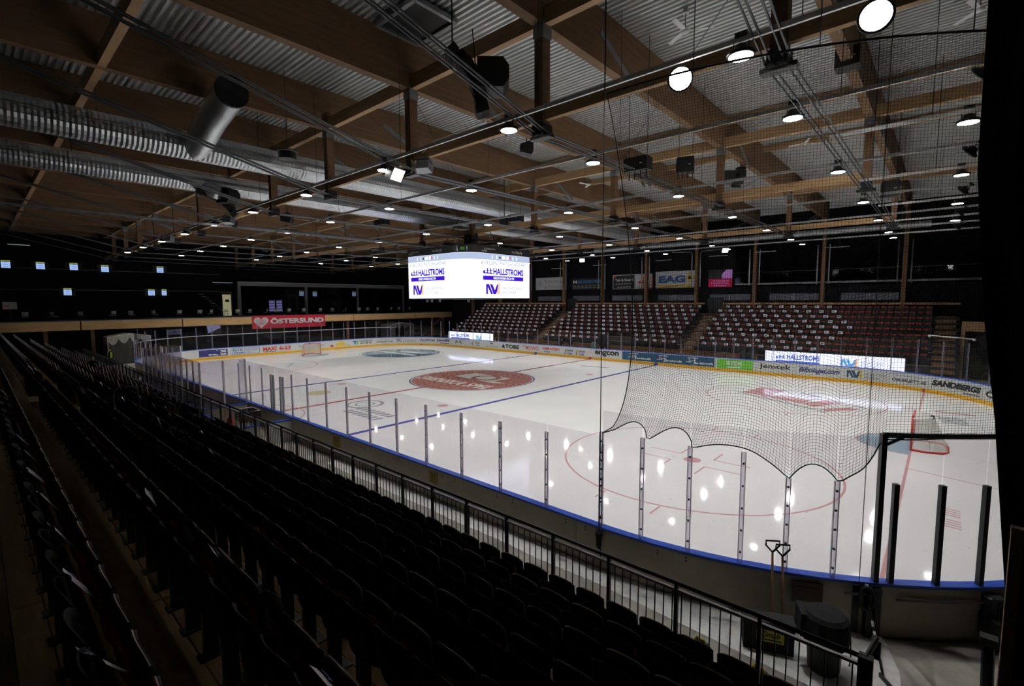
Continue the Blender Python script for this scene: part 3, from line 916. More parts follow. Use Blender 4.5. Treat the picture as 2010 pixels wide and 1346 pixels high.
advert('advert_panel', 'petrol blue board advert panel', TEALP, lambda mb: strip(mb, 52.05, 60.4, 0.25, 1.0, F1))
for a in (53.6, 56.4, 59.0):
    adtext('white Jämtkraft lettering', 'Jämtkraft', a-0.35, a+1.3, 0.34, 0.58, WHITE, 0.03)
    def jk(mb):
        c = a-0.35
        for r in ((c-0.35, c+0.25, 0.62, 0.67), (c-0.35, c-0.29, 0.5, 0.9), (c-0.5, c+0.4, 0.84, 0.89), (c+0.1, c+0.16, 0.5, 0.95), (c-0.6, c-0.1, 0.5, 0.55)): flat(mb, rect(*r), F2)
    advert('advert_emblem', 'white crossed line emblem', WHITE, jk)
advert('advert_panel', 'bright green board advert panel', GREENP, lambda mb: strip(mb, 60.6, 63.3, 0.24, 0.98, F1))
adtext('white RYDS lettering', 'RYDS', 61.35, 62.5, 0.5, 0.85, WHITE, 0.03)
advert('advert_small_print', 'white line under RYDS', WHITE, lambda mb: dashes(mb, 61.4, 62.4, 0.33, 0.42))
adtext('black Jemtek lettering', 'Jemtek', 63.75, 65.9, 0.42, 0.85, BLACKP, 0.02)
adtext('navy script Bilbolaget.com lettering', 'Bilbolaget.com', 66.4, 68.9, 0.36, 0.84, NAVYP, 0.03, 0.35)
advert('advert_emblem', 'dark blue NV emblem', TEALP, lambda mb: nv_logo(mb, 69.3, 0.36, 0.95, 0.5, F1))
advert('advert_emblem', 'yellow chimney stroke', YELP, lambda mb: nv_chimney(mb, 69.3, 0.36, 0.95, 0.5, F2))
adtext('grey SKORSTENS lettering', 'SKORSTENS', 70.35, 71.5, 0.6, 0.75, GREYPR, 0.01)
adtext('grey SYSTEM lettering', 'SYSTEM', 70.35, 71.1, 0.38, 0.52, GREYPR, 0.01)
adtext('black ÖIKBILJETT.SE lettering near goal line', 'ÖIKBILJETT.SE', 71.85, 73.75, 0.4, 0.68, BLACKP, 0.03, 0.1)
adtext('small line above lower ticket address', 'KÖP DINA BILJETTER PÅ', 71.95, 73.5, 0.78, 0.88, BLACKP, 0.0)
adtext('heavy black SANDBERGS lettering', 'SANDBERGS', 74.05, 77.0, 0.5, 0.86, BLACKP, 0.07, 0.25)
advert('advert_small_print', 'thin line under SANDBERGS', BLACKP, lambda mb: dashes(mb, 75.9, 76.9, 0.32, 0.4))
adtext('black ÖIKS lettering', 'ÖIKS', 77.3, 79.3, 0.42, 0.85, BLACKP, 0.03)

# ------------------------------------------------------------------ lighting rails and lamps
LZ = 9.83
LROWS = (-15.15, -11.36, -5.08, 1.51, 7.71, 13.8, 17.46)
LCOLS = [22.66-5.32*i for i in range(10)]
ROWNAME = ('above the near boards', 'second from the near boards', 'third from the near boards', 'along the middle of the rink', 'third from the far boards', 'second from the far boards', 'above the far boards')
HW = MB().tube([(0, 0, LZ+0.28), (0, 0, ZC)], 0.008, 4).mesh('hanger_wire', BLKM)
for y, nm in zip(LROWS, ROWNAME):
    t = thing('lighting_rail', 'slim steel lighting rail '+nm, 'rail', (0, y, 0), 0, 'lighting rails along the roof')
    MB().b2((-28, -0.025, LZ+0.20), (28.5, 0.025, LZ+0.29)).build('rail_channel', RAIL, t)
    for x in LCOLS: put('hanger_wire', HW, t, (x+0.9, 0, 0))
for y, nm in ((-8.28, 'first'), (-1.83, 'second'), (4.66, 'third'), (10.68, 'fourth')):
    t = thing('lighting_rail', 'short steel lighting rail at the right end, %s from the camera' % nm, 'rail', (0, y, 0), 0, 'lighting rails along the roof')
    MB().b2((22.9, -0.025, LZ+0.20), (28.5, 0.025, LZ+0.29)).build('rail_channel', RAIL, t)
    mb = MB(); mb.tube([(25.0, 0, LZ+0.28), (25.0, 0, ZC)], 0.008, 4); mb.build('hanger_wire', BLKM, t)

def make_lamp():
    t = thing('high_bay_lamp', 'round high bay lamp facing down under a lighting rail', 'lamp', (0, 0, 0), 0, 'high bay lamps in rows over the ice')
    MB().lathe([(0.02, 0.16), (0.10, 0.15), (0.13, 0.07), (0.215, 0.03), (0.235, 0.0), (0.225, -0.03), (0.195, -0.03)], 20).build('housing', BLKM, t, True)
    MB().lathe([(0.195, -0.034), (0.12, -0.042), (0.001, -0.046)], 20, cap=False).build('diffuser', LAMPF, t)
    mb = MB()
    mb.tube([(-0.12, 0, 0.08), (-0.12, 0, 0.22), (0.12, 0, 0.22), (0.12, 0, 0.08)], 0.014, 5)
    mb.box((0, 0, 0.32), (0.2, 0.1, 0.08))
    mb.build('bracket', BLKM, t)
    return t
def lamp_light():
    ld = bpy.data.lights.new('lamp_light', 'SPOT')
    ld.energy = LAMP_W*2.1
    ld.color = (1.0, 0.985, 0.95)
    ld.spot_size = math.radians(108)
    ld.spot_blend = 0.85
    ld.shadow_soft_size = 0.18
    return ld
LD = lamp_light()
def add_light(t, M=None):
    lo = bpy.data.objects.new('lamp_light', LD)
    COL.objects.link(lo); lo.parent = t; lo.location = (0, 0, -0.08)
lamp0 = make_lamp()
add_light(lamp0)
first = True
for y in LROWS:
    for x in LCOLS:
        if first:
            lamp0.location = (x, y, LZ); first = False
        else:
            dup(lamp0, (x, y, LZ))
for y in (-8.28, -1.83, 4.66, 10.68):
    dup(lamp0, (25.66, y, LZ))
# spots of the outer rows get an added inward aim, keeping the stands dark
for o in list(COL.objects):
    if o.type == 'LIGHT' and o.parent:
        py = o.parent.location.y
        if py < -14: o.rotation_euler = (0.33, 0, 0)
        elif py < -10: o.rotation_euler = (0.2, 0, 0)
        elif py > 17: o.rotation_euler = (-0.6, 0, 0)
        elif py > 13: o.rotation_euler = (-0.4, 0, 0)
        elif o.parent.location.x < -18: o.rotation_euler = (0, 0.35, 0)  # aim added to brighten the balcony at the left end
# two lamps of the near rail are turned outwards, and a tilted column stands at the right end
tl = [(24.50, -15.1, 1.05, -0.75), (21.57, -15.06, 1.0, -0.85)]
for k, (x, y, tx, rz) in enumerate(tl):
    o = dup(lamp0, (x, y, LZ-0.05), 0, 'round lamp of the near rail tilted towards the stand, %s' % ('right of the pair', 'left of the pair')[k])
    d = (CAMPOS+Vector((0, 0, 2.5))-Vector((x, y, LZ))).normalized()
    o.rotation_euler = d.to_track_quat('-Z', 'Y').to_euler()
    for c in list(o.children):
        if c.type == 'LIGHT': bpy.data.objects.remove(c)
for y in (-11.25, -4.95, 1.62, 7.85, 13.95):
    o = dup(lamp0, (25.78, y, LZ+0.02), 0, 'round lamp of the right end column tilted towards the rink')
    o['group'] = 'tilted lamps at the right end'
    o.rotation_euler = (0, -0.85, 0)
    o.rotation_euler = (Vector((-0.75, 0.35, -0.6))).normalized().to_track_quat('-Z', 'Y').to_euler()

# ------------------------------------------------------------------ things under the roof
def duct(name, label, x, y0, y1, z, r, m=DUCT):
    t = thing(name, label, 'duct', (x, 0, z))
    prof = []
    n = int((y1-y0)/0.07)
    mb = MB(); K = 20
    base = 0
    for i in range(n+1):
        yy = y0+(y1-y0)*i/n
        rr = r*(1.0 if i % 2 else 0.975)
        for k in range(K):
            a = 2*PI*k/K
            mb.v.append((rr*math.cos(a), yy, rr*math.sin(a)))
    for i in range(n):
        for k in range(K):
            a = i*K+k; b = i*K+(k+1) % K
            mb.f.append((a, a+K, b+K, b)); mb.m.append(0)
    mb.build('duct_wall', m, t)
    b = MB()
    yy = y0+1.5
    while yy < y1:
        b.tube([(0, yy, r), (0, yy, ZC-z)], 0.01, 4); yy += 5.0
    b.build('duct_hanger', BLKM, t)
    for off in (-0.3, 0.25):
        s = MB(); s.b2((r*0.93, y0, off*r-0.01), (r*1.0, y1, off*r+0.01)); s.build('duct_seam', ZINC, t)
    return t
d1 = duct('ventilation_duct', 'thick ribbed silver air duct crossing the roof, nearer the camera', 4.6, -27.5, 20.0, 11.35, 0.50)
d2 = duct('ventilation_duct', 'second ribbed silver air duct, further behind the first', -1.3, -27.5, 20.0, 11.35, 0.44)
# elbow leaving the first duct
mb = MB()
pts = [(4.7, -18.3, 11.3), (5.2, -18.3, 11.35), (5.8, -18.32, 11.5), (6.9, -18.36, 11.75), (8.2, -18.4, 11.95), (8.95, -18.42, 12.05)]
mb.tube(pts, 0.44, 24, cap=False)
o = mb.build('duct_branch', DUCT, None, True); o.parent = d1; o.matrix_parent_inverse = Matrix.Translation((-4.6, 0, -11.35))
mb = MB(); mb.lathe([(0.47, -0.06), (0.47, 0.06), (0.44, 0.06), (0.02, 0.03)], 24, (8.95, -18.42, 12.05), Ry(PI/2)); o = mb.build('duct_mouth', BLK, None); o.parent = d1; o.matrix_parent_inverse = Matrix.Translation((-4.6, 0, -11.35))
mb = MB(); mb.tube([(0, -16.4, -0.1), (0.35, -16.2, -0.35), (0.9, -16.0, -0.55)], 0.3, 16, cap=True); mb.build('duct_branch', DUCT, d2, True)
duct('ventilation_duct', 'slim silver air duct along the far gallery ceiling', 0, 0, 1, 0, 0.01) if False else None
def duct_x(label, y, x0, x1, z, r):
    t = thing('ventilation_duct', label, 'duct', (0, y, z))
    mb = MB()
    n = int((x1-x0)/0.25)
    mb.tube([(x0+(x1-x0)*i/n, 0, 0) for i in range(n+1)], [r*(1 if i % 2 else 0.96) for i in range(n+1)], 14)
    mb.build('duct_wall', DUCT, t, False)
    return t
duct_x('slim silver air duct under the roof along the far stand', 21.2, -3, 24.5, 11.0, 0.24)

def line_array(name, label, top, bot, yaw, n=8, wd=0.62, rig=ZC):
    t = thing(name, label, 'speaker', (0, 0, 0))
    top = Vector(top); bot = Vector(bot)
    ax = (bot-top)
    sidev = Vector((math.cos(yaw), math.sin(yaw), 0))
    fw = sidev.cross(ax.normalized())
    L = ax.length/n
    for k in range(n):
        u = (k+0.5)/n
        c = top+ax*u+fw*(0.28*(u-0.5)**2*4-0.14)
        bend = (u-0.5)*0.7
        d = (ax.normalized()+fw*bend*0.6).normalized()
        f2 = sidev.cross(d)
        M = Matrix((sidev, f2, d)).transposed()
        mb = MB(); mb.box(c, (wd, 0.34, L*0.93), M); cab = mb.build('speaker_cabinet', BLK, t)
        mb = MB(); mb.box(c+f2*0.175, (wd*0.9, 0.02, L*0.75), M); mb.build('grille', BLKM, cab)
    mb = MB(); mb.tube([top, (top.x, top.y, rig)], 0.02, 5); mb.tube([top+ax*0.5-fw*0.2, top+ax*0.2-fw*0.4+Vector((0, 0, 0.6))], 0.015, 5)
    mb.build('rigging', BLKM, t)
    return t
def sub_box(t, c, size, M):
    mb = MB()
    x, y, z = size
    mb.prism([(-x/2, -z/2), (x/2-0.15, -z/2), (x/2, -z/2+0.2), (x/2, z/2-0.2), (x/2-0.15, z/2), (-x/2, z/2)], -y/2, y/2, 'y', Matrix.Translation(c) @ M.to_4x4())
    mb.build('subwoofer_box', BLK, t)
a1 = line_array('line_array_speaker', 'long curved black line array speaker with a boxy sub, largest under the roof', (15.83, -15.6, 12.05), (16.2, -14.75, 10.6), 2.37, 8, 0.5)
sub_box(a1, Vector((16.45, -14.75, 11.42)), (0.8, 0.75, 0.72), Rz(0.75))
a2 = line_array('line_array_speaker', 'curved black line array speaker in front of the silver ducts, left', (5.2, -18.4, 8.4), (5.2, -18.4, 8.3), 0.3) if False else None
a2 = line_array('line_array_speaker', 'curved black line array speaker left of the scoreboard near the ducts', (-1.1, -16.6, 11.05), (-0.9, -15.0, 10.0), 2.75, 8, 0.5, 11.0)
sub_box(a2, Vector((-0.6, -15.5, 10.75)), (0.75, 0.7, 0.7), Rz(0.5))
a3 = line_array('line_array_speaker', 'upright black line array speaker beside a hanger post behind the net', (17.55, 2.0, 12.3), (17.3, 2.0, 11.35), 0.9, 6, 0.35)
sub_box(a3, Vector((16.95, 2.0, 11.9)), (0.7, 0.6, 0.55), Rz(0.6))
def small_speaker(label, c, yaw, s=0.5):
    t = thing('hanging_speaker', label, 'speaker', c, yaw)
    MB().prism([(-0.5*s, -0.35*s), (0.35*s, -0.5*s), (0.5*s, -0.2*s), (0.5*s, 0.35*s), (0.2*s, 0.5*s), (-0.5*s, 0.25*s)], -0.4*s, 0.4*s, 'y').build('cabinet', BLK, t)
    MB().box((-0.5*s, 0, -0.05*s), (0.02, 0.7*s, 0.55*s)).build('grille', BLKM, t)
    mb = MB(); mb.tube([(0, -0.2*s, 0.3*s), (0, -0.2*s, ZC-c[2])], 0.012, 4); mb.tube([(0, 0.2*s, 0.3*s), (0, 0.2*s, ZC-c[2])], 0.012, 4); mb.build('suspension', BLKM, t)
small_speaker('small black speaker hung below the deck left of the second rail lamp', (11.9, -8.0, 12.1), 0.8, 0.55)
small_speaker('small black speaker hung under the further silver duct', (-3.4, -11.5, 10.55), 0.8, 0.6)
small_speaker('small black speaker above the scoreboard, seen against the timber', (6.0, -3.0, 10.3), 0.6, 0.5)
def black_box(label, c, size, yaw=0.0, legs=False):
    t = thing('equipment_box', label, 'box', c, yaw)
    mb = MB(); mb.box((0, 0, 0), size); mb.box((0, 0, size[2]/2+0.015), (size[0]*0.9, size[1]*0.9, 0.03)); mb.build('case', BLK, t)
    mb = MB(); mb.box((size[0]*0.25, -size[1]/2-0.005, 0), (0.08, 0.01, 0.03)); mb.build('case_label', WHITE, t)
    mb = MB()
    for a in (-1, 1): mb.tube([(a*size[0]*0.4, 0, size[2]/2), (a*size[0]*0.4, 0, ZC-c[2])], 0.012, 4)
    if legs:
        for k in range(4): mb.tube([(-0.3+0.2*k, 0, -size[2]/2), (-0.3+0.2*k, 0, -size[2]/2-0.25)], 0.02, 5)
    mb.build('suspension', BLKM, t)
black_box('black box hung under the roof at the upper right', (23.05, -7.0, 12.5), (0.6, 0.5, 0.5))
black_box('black box with dangling plugs beside the second rail lamp', (17.9, -9.6, 10.0), (0.8, 0.4, 0.4), 0, True)
black_box('wide black box on the first frame just below the beam', (16.9, -3.4, 11.4), (0.7, 0.5, 0.6), 0.3, True)
black_box('black box above the scoreboard on the left ties', (6.0, -2.0, 10.6), (0.9, 0.5, 0.4), 0.1)
black_box('black hood hung behind the net on the right', (23.5, 2.0, 10.3), (0.6, 0.5, 0.6), 0.2)
black_box('flat dark box hanging above the far left rails', (-2.8, -5.5, 10.9), (1.0, 0.5, 0.3), 0.1)
def flood(label, c, aim):
    t = thing('floodlight', label, 'lamp', c)
    t.rotation_euler = Vector(aim).normalized().to_track_quat('-Z', 'Y').to_euler()
    MB().prism([(-0.26, -0.2), (0.26, -0.2), (0.2, 0.1), (-0.2, 0.1)], -0.2, 0.2, 'y').build('housing', STEEL, t)
    MB().box((0, 0, -0.205), (0.46, 0.36, 0.01)).build('lamp_face', FLOODF, t)
    mb = MB(); mb.tube([(-0.28, 0, 0), (-0.28, 0, 0.25), (0.28, 0, 0.25), (0.28, 0, 0)], 0.015, 5); mb.build('yoke', BLKM, t)
flood('lit square floodlight under the near rail', (12.3, -15.0, 9.72), (0.8, 0.2, -0.5))
flood('grey square floodlight hung by a hanger post, facing away', (13.05, -14.4, 9.95), (-0.4, 0.7, -0.3))
flood('pale square floodlight at the far part of the near rail', (-1.9, -15.15, 9.86), (-0.5, 0.6, -0.2))
flood('farthest pale square floodlight of the near rail', (-12.9, -15.15, 9.86), (-0.5, 0.6, -0.2))
flood('lit white floodlight above the far stand', (11.8, 17.4, 9.86), (0.4, -0.6, -0.6))
flood('small lit floodlight above the far stand beside the scoreboard', (-2.1, 17.4, 9.86), (0.4, -0.6, -0.6))
t = thing('round_fixture', 'round black lamp housing hung in front of the nearer silver duct', 'lamp', (7.55, -16.2, 10.95))
MB().lathe([(0.2, -0.18), (0.3, -0.17), (0.3, 0.05), (0.36, 0.06), (0.36, 0.12), (0.1, 0.16)], 18).build('housing', BLKM, t)
MB().lathe([(0.362, 0.07), (0.362, 0.085)], 18, cap=False).build('chrome_band', ALU, t)
mb = MB(); mb.tube([(0, 0, 0.15), (0.05, 0, 1.4), (0, 0, ZC-10.95)], 0.012, 4); mb.build('cable', BLKM, t)
def fan(label, c, yaw):
    t = thing('ceiling_fan', label, 'fan', c, yaw)
    MB().lathe([(0.02, -0.06), (0.11, -0.05), (0.12, 0.02), (0.06, 0.06)], 16).build('motor', WHITE, t, True)
    MB().tube([(0, 0, 0.05), (0, 0, ZC-c[2])], 0.015, 6).build('down_rod', GREYP, t)
    MB().lathe([(0.09, ZC-c[2]-0.14), (0.07, ZC-c[2])], 12).build('canopy', WHITE, t)
    for k in range(3):
        M = Rz(2*PI*k/3) @ Rx(0.2)
        MB().box(Rz(2*PI*k/3) @ Vector((0.42, 0, 0)), (0.66, 0.12, 0.012), M).build('blade', WHITE, t)
fan('white three bladed ceiling fan under the corrugated deck', (19.6, -10.2, 13.25), 0.5)
fan('white ceiling fan cut by the right picture edge', (25.75, -6.0, 13.25), 0.2)
fan('tiny white ceiling fan far behind the net', (20.0, 3.5, 13.3), 0.9)
fan('small white ceiling fan over the scoreboard', (9.2, 1.0, 12.6), 0.3)
# roof hatch
t = thing('roof_hatch', 'dark open hatch with steel frame in the roof deck', 'hatch', (13.6, -15.0, ZC-0.12))
MB().b2((-0.9, -0.7, 0.0), (0.9, 0.7, 0.1)).build('opening', BLK, t)  # black slab paints the darkness inside the open hatch
mb = MB()
for a in (-0.9, 0.9): mb.b2((a-0.06, -0.75, -0.08), (a+0.06, 0.75, 0.05))
for a in (-0.72, 0.72): mb.b2((-0.9, a-0.06, -0.08), (0.9, a+0.06, 0.05))
mb.build('hatch_frame', STEEL, t)
# cable tray along the far left frames and loose cables
t = thing('cable_tray', 'long perforated cable tray across the roof on the left', 'cable tray', (0, 0, 0))
mb = MB(); mb.b2((-3.95, -27, 9.72), (-3.9, 12, 9.8)); mb.b2((-3.6, -27, 9.72), (-3.55, 12, 9.8)); mb.build('side_rail', STEEL, t)
mb = MB()
for i in range(110): mb.b2((-3.92, -27+0.35*i, 9.72), (-3.58, -26.88+0.35*i, 9.74))
mb.build('rung', STEEL, t)['kind'] = 'stuff'
for k, pts in enumerate(([(13.0, -14.4, 10.3), (13.6, -14.4, 10.55), (14.6, -14.2, 10.65), (16.0, -13.9, 10.9)],)):
    mb = MB(); mb.tube(pts, 0.015, 5); tag(mb.build('loose_cable', WHITE), 'pale loose cable sagging from the grey floodlight', 'cable')

# ------------------------------------------------------------------ scoreboard cube
def _sb_outline(off):
    a = 3.1; pts = []
    for cx, cy, sx, sy, R, a0 in ((-a, -a, 1, 1, 0.15, PI), (a, -a, -1, 1, 1.5, 1.5*PI), (a, a, -1, -1, 0.15, 0.0), (-a, a, 1, -1, 0.15, 0.5*PI)):
        for k in range(13):
            t = a0+PI/2*k/12
            pts.append((cx+sx*R+(R+off)*math.cos(t)-0.1, cy+sy*R+(R+off)*math.sin(t)-0.1))
    return pts+pts[:1]
_sb0 = _sb_outline(0.0)
_sbd = [0.0]
for k in range(1, len(_sb0)): _sbd.append(_sbd[-1]+math.dist(_sb0[k], _sb0[k-1]))
SBP = _sbd[-1]
_sbo = {}
def sb_path(q, off=0.0):
    q = q % SBP
    if off not in _sbo: _sbo[off] = _sb_outline(off)
    P = _sbo[off]
    for k in range(1, len(_sbd)):
        if q <= _sbd[k]:
            u = (q-_sbd[k-1])/max(1e-9, _sbd[k]-_sbd[k-1])
            return (P[k-1][0]+(P[k][0]-P[k-1][0])*u, P[k-1][1]+(P[k][1]-P[k-1][1])*u)
    return P[-1]
def sb_sweep(prof, s0=0.0, s1=SBP, n=96):
    mb = MB(); m = len(prof)
    n = len(_sbd)-1
    for i in range(n+1):
        s = _sbd[i]-(1e-6 if i == n else 0)
        for off, z in prof:
            x, y = sb_path(s, off); mb.v.append((x, y, z))
    for i in range(n):
        for k in range(m-1):
            a = i*m+k
            mb.f.append((a, a+m, a+m+1, a+1)); mb.m.append(0)
    return mb
sbt = thing('scoreboard', 'big cube scoreboard with glowing white video screens hung over centre ice', 'scoreboard', (0, 0, 0))
SB0, SB1, SB2 = 5.88, 8.80, 9.28
sb_sweep([(0.0, SB0-0.06), (0.03, SB0-0.06), (0.03, SB0), (0.0, SB0)]).build('bottom_frame', BLK, sbt)
sb_sweep([(0.0, SB0), (0.0, SB1)]).build('video_screen', LEDW, sbt)
hd = sb_sweep([(0.0, SB1), (0.06, SB1), (0.06, SB2), (-0.4, SB2)]).build('header_band', BLK, sbt)
mb = MB(); mb.poly([(x, y, SB2) for x, y in _sb0[:-1]]); mb.poly([(x, y, SB0-0.06) for x, y in reversed(_sb0[:-1])]); mb.build('cube_cover', BLK, sbt)
mb = MB()
for a in (-1.5, 1.5):
    for b in (-1.5, 1.5): mb.tube([(a, b, SB2), (a*0.15, b*0.15, 12.4)], 0.03, 6)
mb.b2((-2.4, -0.3, 9.5), (2.4, 0.3, 9.62)); mb.b2((-0.3, -2.4, 9.5), (0.3, 2.4, 9.62)); mb.b2((-0.35, -0.35, 9.6), (0.35, 0.35, 10.6))
mb.build('hoist', BLKM, sbt)
for x, y in ((-1.8, -2.6), (-1.3, -2.6), (-0.2, -2.8), (1.8, -2.0)): MB().box((x, y, SB0-0.17), (0.12, 0.12, 0.2)).build('camera_pod', GREYP, sbt)
SF = lambda off: (lambda a, b: (*sb_path(a, off), b))
G1, G2, G3 = SF(0.006), SF(0.010), SF(0.014)
def sbpart(name, m, draw, label=None, parent=None):
    mb = MB(); draw(mb); o = mb.build(name, m, parent or sbt)
    if label: o['label'] = label
    return o
sb_sweep([(0.004, 8.38), (0.004, SB1-0.01)]).build('status_bar', LEDG, sbt)
for sfx, a0, wd in (('front', 0.35, 3.95), ('right', 6.9, 4.38), ('back', 12.6, 4.2), ('left', 18.6, 4.2)):
    Lm = lambda F: (lambda a, b: F(a0+a*wd/3.95, b))
    g1, g2, g3, h1 = Lm(G1), Lm(G2), Lm(G3), Lm(SF(0.065))
    sbpart('screen_lettering', LEDT, lambda mb: letter(mb, 'KVÄLLENS MATCHVÄRDAR!', 0, 3.95, 8.06, 8.36, g1, 0.0, 0.2, 1.15), 'KVÄLLENS MATCHVÄRDAR! line on the %s screen' % sfx)
    sbpart('screen_lettering', LEDB, lambda mb: (letter(mb, 'HALLSTROMS', 0.98, 3.75, 7.42, 7.86, g1, 0.04), hall_logo(mb, 0.12, 7.42, 0.8, 0.42, g1)), 'blue HALLSTROMS logo on the %s screen' % sfx)
    sbpart('screen_bar', LEDB, lambda mb: flat(mb, rect(0.12, 3.75, 7.06, 7.34, 8), g1), 'blue bar under the logo')
    sbpart('screen_lettering', LEDW, lambda mb: letter(mb, 'MADE IN SWEDEN SINCE 1974', 1.0, 2.85, 7.12, 7.28, g3, 0.02), 'white line in the blue bar')
    sbpart('screen_emblem', LEDB, lambda mb: nv_logo(mb, 0.36, 6.13, 1.3, 0.66, g1), 'blue NV emblem')
    sbpart('screen_emblem', LEDO, lambda mb: nv_chimney(mb, 0.36, 6.13, 1.3, 0.7, g2), 'cream chimney stroke')
    sbpart('screen_lettering', LEDGY, lambda mb: (letter(mb, 'SKORSTENS', 1.75, 3.6, 6.44, 6.64, g1), letter(mb, 'SYSTEM', 1.75, 3.0, 6.13, 6.33, g1)), 'grey SKORSTENS SYSTEM lettering')
    def st(mb):
        for k, w in ((0.85, 0.07), (1.25, 0.07), (1.75, 0.3), (2.15, 0.2), (2.7, 0.07), (3.05, 0.07)): flat(mb, rect(k, k+w, 8.48, 8.7), g2)
    sbpart('screen_score', LEDW, st, 'white score digits')
    sbpart('screen_score', LEDR, lambda mb: flat(mb, rect(2.42, 2.54, 8.52, 8.68), g2), 'small red team badge')
    sbpart('screen_score', BLK, lambda mb: flat(mb, rect(1.5, 1.63, 8.52, 8.64), g2), 'small dark team badge')
    sbpart('header_lettering', WHITE, lambda mb: (letter(mb, 'SCOREBOARD', 0.15, 1.1, 9.02, 9.12, h1), letter(mb, 'LAB', 0.0, 0.4, 8.89, 8.98, h1, 0.02)), 'small white SCOREBOARD LAB lettering')
    sbpart('header_lettering', WHITE, lambda mb: letter(mb, 'nodeply', 2.6, 3.6, 8.88, 9.14, h1), 'white nodeply lettering')
mid = 5.62
H1, H2, H3 = SF(0.065), SF(0.07), SF(0.075)
sbpart('header_badge', WHITE, lambda mb: flat(mb, [(mid+x_, z_) for x_, z_ in ((-0.34, 8.93), (-0.28, 8.88), (0.28, 8.88), (0.34, 8.93), (0.34, 9.14), (0.28, 9.19), (-0.28, 9.19), (-0.34, 9.14))], H1), 'white rounded badge on the header corner')
sbpart('header_badge', GREENP, lambda mb: (flat(mb, rect(mid-0.08, mid+0.02, 8.94, 9.14), H3), flat(mb, rect(mid+0.06, mid+0.16, 8.94, 9.14), H3)), 'green bars in the badge')
sbpart('header_badge', BLACKP, lambda mb: (flat(mb, rect(mid-0.25, mid-0.14, 8.94, 9.14), H3), flat(mb, rect(mid+0.19, mid+0.27, 8.94, 9.1), H3)), 'black bars in the badge')

# LED banners behind the far glass
def led_banner(name, label, x0, x1, y, z0, z1, logos):
    t = thing(name, label, 'screen', (0, y, 0))
    MB().b2((x0-0.03, 0.02, z0-0.1), (x1+0.03, 0.16, z1+0.03)).build('cabinet', BLK, t)
    mb = MB(); mb.quad((x0, 0.0, z0), (x1, 0.0, z0), (x1, 0.0, z1), (x0, 0.0, z1)); mb.build('led_panel', LEDW, t)
    mb = MB(); mb.b2((x0, 0.03, FZ), (x0+0.1, 0.12, z0-0.1)); mb.b2((x1-0.1, 0.03, FZ), (x1, 0.12, z0-0.1)); mb.build('stand_leg', BLKM, t)
    FF = lambda d: (lambda a, b: (a, -d, b))
    for kind, a0, w in logos:
        h = z1-z0
        if kind == 'H':
            mb = MB(); hall_logo(mb, a0, z0+0.36*h, w*0.22, 0.36*h, FF(0.006)); letter(mb, 'HALLSTROMS', a0+w*0.26, a0+w, z0+0.36*h, z0+0.78*h, FF(0.006), 0.04)
            mb.build('screen_lettering', LEDH, t)['label'] = 'blue HALLSTROMS lettering'
            mb = MB(); flat(mb, rect(a0, a0+w, z0+0.06*h, z0+0.26*h), FF(0.006)); mb.build('screen_bar', LEDH, t)
        else:
            mb = MB(); nv_logo(mb, a0, z0+0.02*h, w*0.45, 0.66*h, FF(0.006)); mb.build('screen_emblem', LEDC, t)
            mb = MB(); nv_chimney(mb, a0, z0+0.02*h, w*0.45, 0.66*h, FF(0.012)); mb.build('screen_emblem', LEDO, t)
            mb = MB(); letter(mb, 'SKORSTENS', a0+w*0.48, a0+w, z0+0.36*h, z0+0.58*h, FF(0.006)); letter(mb, 'SYSTEM', a0+w*0.48, a0+w*0.85, z0+0.06*h, z0+0.28*h, FF(0.006)); mb.build('screen_lettering', LEDG, t)
led_banner('led_banner', 'long glowing LED banner behind the glass on the right of the far side', 15.25, 23.75, 17.0, 0.85, 1.76, [('H', 16.0, 2.9), ('N', 20.2, 2.4)])
led_banner('led_banner', 'glowing LED banner behind the glass at the far left corner', -22.3, -14.3, 17.0, 0.85, 1.8, [('H', -21.8, 3.4), ('N', -17.2, 2.4)])

